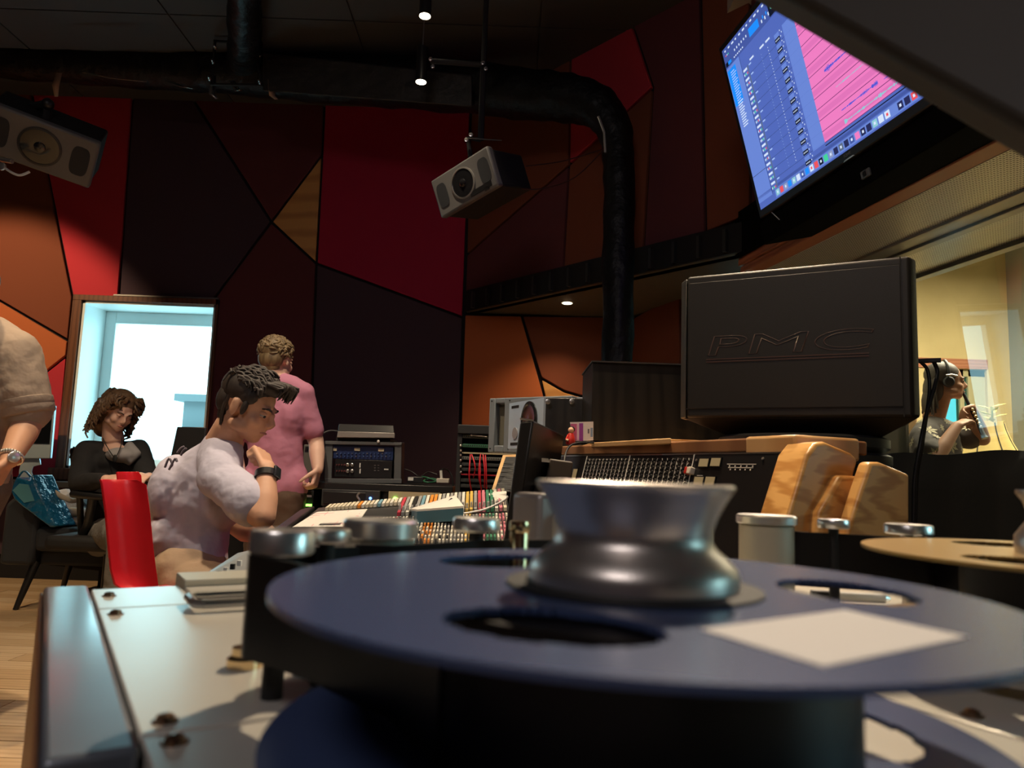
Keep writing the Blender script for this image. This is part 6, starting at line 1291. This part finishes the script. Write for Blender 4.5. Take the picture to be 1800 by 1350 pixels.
face_parts(Mh4, hc4, 1.0, bm_, M_hl)
q = MB(); limb(q, [Y(-60, 640, Yb), Y(-60, 700, Yb), Y(-62, 780, Yb), Y(-64, 860, Yb)], [.15, .155, .15, .155], 24, flat=((0, 1, 0), .8))
q.tube([s4R, s4R.lerp(nb4, .5), nb4+V((0, 0, -.03)), s4L.lerp(nb4, .5), s4L], [.078, .088, .085, .085, .075], 18); q.ell(s4R, (.080,)*3); q.ell(s4L, (.075,)*3); limb(q, [s4R, s4R.lerp(e4, .5), s4R.lerp(e4, .88)], [.082, .084, .080]); limb(q, [s4L, s4L.lerp(e4L, .85)], [.075, .075])
q.ell(Y(-20, 700, Yb), (.10, .11, .18)); sh4 = blob('shirt', q, .009, M_linen, bm_, 7, [(.14, .016), (.05, .008)])
q = MB(); a_ = (e4-s4R).normalized()
for k in (0, 1): q.lathe([(.078, -.018), (.086, -.015), (.087, .012), (.080, .018)], s4R.lerp(e4, .86-.10*k), 28, ax=a_)
q.build('rolled_cuff', M_linen, sh4, smooth=60)
q = MB(); wx = (w4-e4).normalized(); wp_ = e4.lerp(w4, .94); sx_ = wx.cross(V((0, 1, 0))).normalized()
for k in range(26): a = 2*PI*k/26; c_k = wp_+(sx_*math.cos(a)+wx.cross(sx_)*math.sin(a))*.0355; q.ell(c_k, (.006, .006, .008), None, 8)
wt4 = q.build('watch_bracelet', M_chrome, bm_, smooth=60); q = MB(); q.lathe([(.019, 0), (.019, .007), (.016, .009), (0, .009)], wp_+V((.026, -.026, 0)), 24, ax=(.75, -.65, .1)); q.build('watch_case', M_chrome, wt4)
q = MB(); limb(q, [Y(-45, 850, Yb), V((-1.95, Yb, .5)), V((-1.97, Yb, .07))], [.12, .09, .065]); limb(q, [Y(-90, 850, Yb), V((-2.13, Yb, .5)), V((-2.15, Yb, .07))], [.12, .09, .065]); blob('trousers', q, .014, M_trou3, bm_, 5)
for x in (-1.97, -2.15): q = MB(); q.ell((x, Yb-.06, .045), (.05, .13, .045)); q.build('shoe', M_dark, bm_, smooth=80)
T = lambda p: hc4+Mh4 @ V(p)
q = MB(); q.ell(T((0, -.026, .052)), (.086, .098, .084), Mh4, 22).ell(T((0, -.06, .0)), (.074, .05, .07), Mh4, 20)
for i in range(60):
    a = rr.uniform(0, 2*PI); b = rr.uniform(0, 1.3); n0 = V((math.cos(a)*math.cos(b), math.sin(a)*math.cos(b), math.sin(b))); p0_ = V((0, -.022, .045))+V((n0.x*.084, n0.y*.094, n0.z*.084)); lock(q, [T(p0_), T(p0_+V((0, .02, .008))), T(p0_+V((0, .035, -.006)))], .008, .003)
q.build('hair', mat('grey_hair', (.28, .27, .27), .6), bm_, smooth=70)

# ---------- musician behind the studio glass
ms = thing('person', 'long haired musician with headphones and floral shirt playing a flute behind the glass', 'person', (2.75, 4.55, 0))
Ym = 4.55
hc5 = Y(1664, 672, Ym); Mh5, hc5 = hframe(hc5, (.93, -.25, .0)); s5 = .98
nb5 = Y(1640, 738, Ym+.02); s5R = Y(1622, 770, Ym-.14); s5L = Y(1668, 762, Ym+.17); e5R = Y(1640, 812, Ym-.34); w5R = Y(1683, 748, Ym-.26); e5L = Y(1728, 772, Ym+.05); w5L = Y(1708, 718, Ym-.05)
M_flo = mat('dark_floral_shirt', (.10, .09, .085), .85)
q = MB(); head_prims(q, Mh5, hc5, s5, nb5)
limb(q, [s5R, e5R], [.055, .043]); limb(q, [e5R, e5R.lerp(w5R, .4), w5R], [.043, .043, .028]); hand_prims(q, w5R, (.75, .25, .35), (.5, .3, -.6), 1, .7); limb(q, [s5L, e5L], [.053, .042]); limb(q, [e5L, e5L.lerp(w5L, .4), w5L], [.042, .043, .028]); hand_prims(q, w5L, (-.7, -.2, -.25), (-.2, -.6, -.6), -1, .7)
limb(q, [nb5, Y(1645, 790, Ym+.02), Y(1645, 880, Ym+.03)], [.05, .09, .10]); blob('body', q, .007, M_skin3, ms, 5); face_parts(Mh5, hc5, s5, ms, skin=M_skin3)
q = MB(); limb(q, [Y(1645, 775, Ym+.02), Y(1643, 820, Ym+.02), Y(1643, 880, Ym+.03), Y(1643, 930, Ym+.03)], [.135, .15, .148, .15], 24)
q.tube([s5R, nb5+V((0, 0, -.045)), s5L], [.075, .085, .075], 16); q.ell(s5R, (.078,)*3); q.ell(s5L, (.075,)*3); limb(q, [s5R, s5R.lerp(e5R, .65)], [.078, .085]); limb(q, [s5L, s5L.lerp(e5L, .6)], [.075, .08])
sh5 = blob('shirt', q, .010, M_flo, ms, 6, [(.10, .02)])
import mathutils.bvhtree as _b
bvh = _b.BVHTree.FromPolygons([v.co.copy() for v in sh5.data.vertices], [p.vertices[:] for p in sh5.data.polygons])
q = MB(); eye = V((0, 0, EYE))
for (x, y, r) in ((1632, 756, 17), (1646, 768, 10), (1688, 744, 12), (1672, 785, 15), (1604, 777, 11), (1645, 798, 14), (1664, 742, 9), (1676, 781, 7), (1620, 740, 12), (1700, 752, 10), (1655, 752, 8), (1690, 790, 8), (1618, 798, 8)):
    hit, nr, idx, dst = bvh.ray_cast(eye, ray(x, y).normalized())
    if hit is None: continue
    t1_ = nr.cross(V((0, 0, 1))).normalized(); t2_ = nr.cross(t1_); R_ = r*4.4/F*.95; ro = rr.uniform(0, 1)
    for k in range(7):
        a = 2*PI*k/7+ro; dvv = t1_*math.cos(a)+t2_*math.sin(a); sv2 = (t1_*-math.sin(a)+t2_*math.cos(a))*R_*.17; c_ = hit+nr*.004; q.add([c_, c_+dvv*R_*.55+sv2, c_+dvv*R_, c_+dvv*R_*.55-sv2], [(0, 1, 2, 3)])
q.build('printed_flowers', mat('cream_print', (.55, .50, .34), .8), sh5)
q = MB(); limb(q, [Y(1643, 920, Ym), V((nb5.x, Ym, .1))], [.15, .12]); blob('trousers', q, .016, M_trou2, ms, 4)
for k in (-1, 1): q = MB(); q.ell((nb5.x+.05, Ym+k*.08, .045), (.13, .05, .045)); q.build('shoe', M_dark, ms, smooth=80)
T = lambda p: hc5+Mh5 @ (V(p)*s5)
q = MB(); q.ell(T((0, -.028, .048)), (.087, .100, .084), Mh5, 22).ell(T((0, -.075, -.05)), (.075, .06, .11), Mh5, 20).ell(T((0, -.095, -.13)), (.07, .05, .10), Mh5, 18)
for i in range(80):
    a = rr.uniform(-1.2, 1.2); p0_ = V((math.sin(a)*.075, -.05-.04*math.cos(a), .04)); lock(q, [T(p0_), T(p0_+V((math.sin(a)*.015, -.02, -.10))), T(p0_+V((math.sin(a)*.02+rr.uniform(-.02, .02), -.03+rr.uniform(-.02, .02), -.20-rr.uniform(0, .06))))], .011, .004)
q.build('hair', mat('long_brown_hair', (.06, .045, .035), .5), ms, smooth=70)
hp = thing('headphones', 'dark headphones with bright fittings worn by the musician behind the glass', 'headphones', T((0, -.01, .13)))
q = MB(); q.tube([T((.095*math.cos(a), -.012, .035+.102*math.sin(a))) for a in [PI*k/14 for k in range(15)]], .009, 8, flat=((0, 0, 1), 1)); q.build('headband', M_blackp, hp, smooth=80)
for k in (-1, 1): q = MB(); q.lathe([(.030, 0), (.033, .008), (.031, .024), (.022, .028), (0, .028)], T((k*.074, -.012, -.008)), 24, ax=Mh5 @ V((k, 0, 0))); q.build('ear_cup', M_dark, hp, smooth=60)
q = MB(); q.tube([T((.104, -.03, .03)), T((.108, .0, .034)), T((.106, .03, .026))], .006, 8); q.build('fitting', M_chrome, hp, smooth=80)
fl = thing('flute', 'dark wind instrument with brass keys held to the mouth of the musician', 'flute', T((0, .105, -.10)))
f0 = T((0, .088, -.060)); f1 = V(f0)+V((.055, -.10, -.27)); q = MB(); q.tube([f0, f0.lerp(f1, .12), f1, f1.lerp(f0, -.06)], [.008, .010, .013, .020], 12); q.build('body_tube', M_blackp, fl, smooth=80)
for k in range(7): q = MB(); q.ell(f0.lerp(f1, .35+.08*k)+V((-.004, -.014, .004)), (.010, .007, .009)); q.build('key', M_gold, fl, smooth=80)
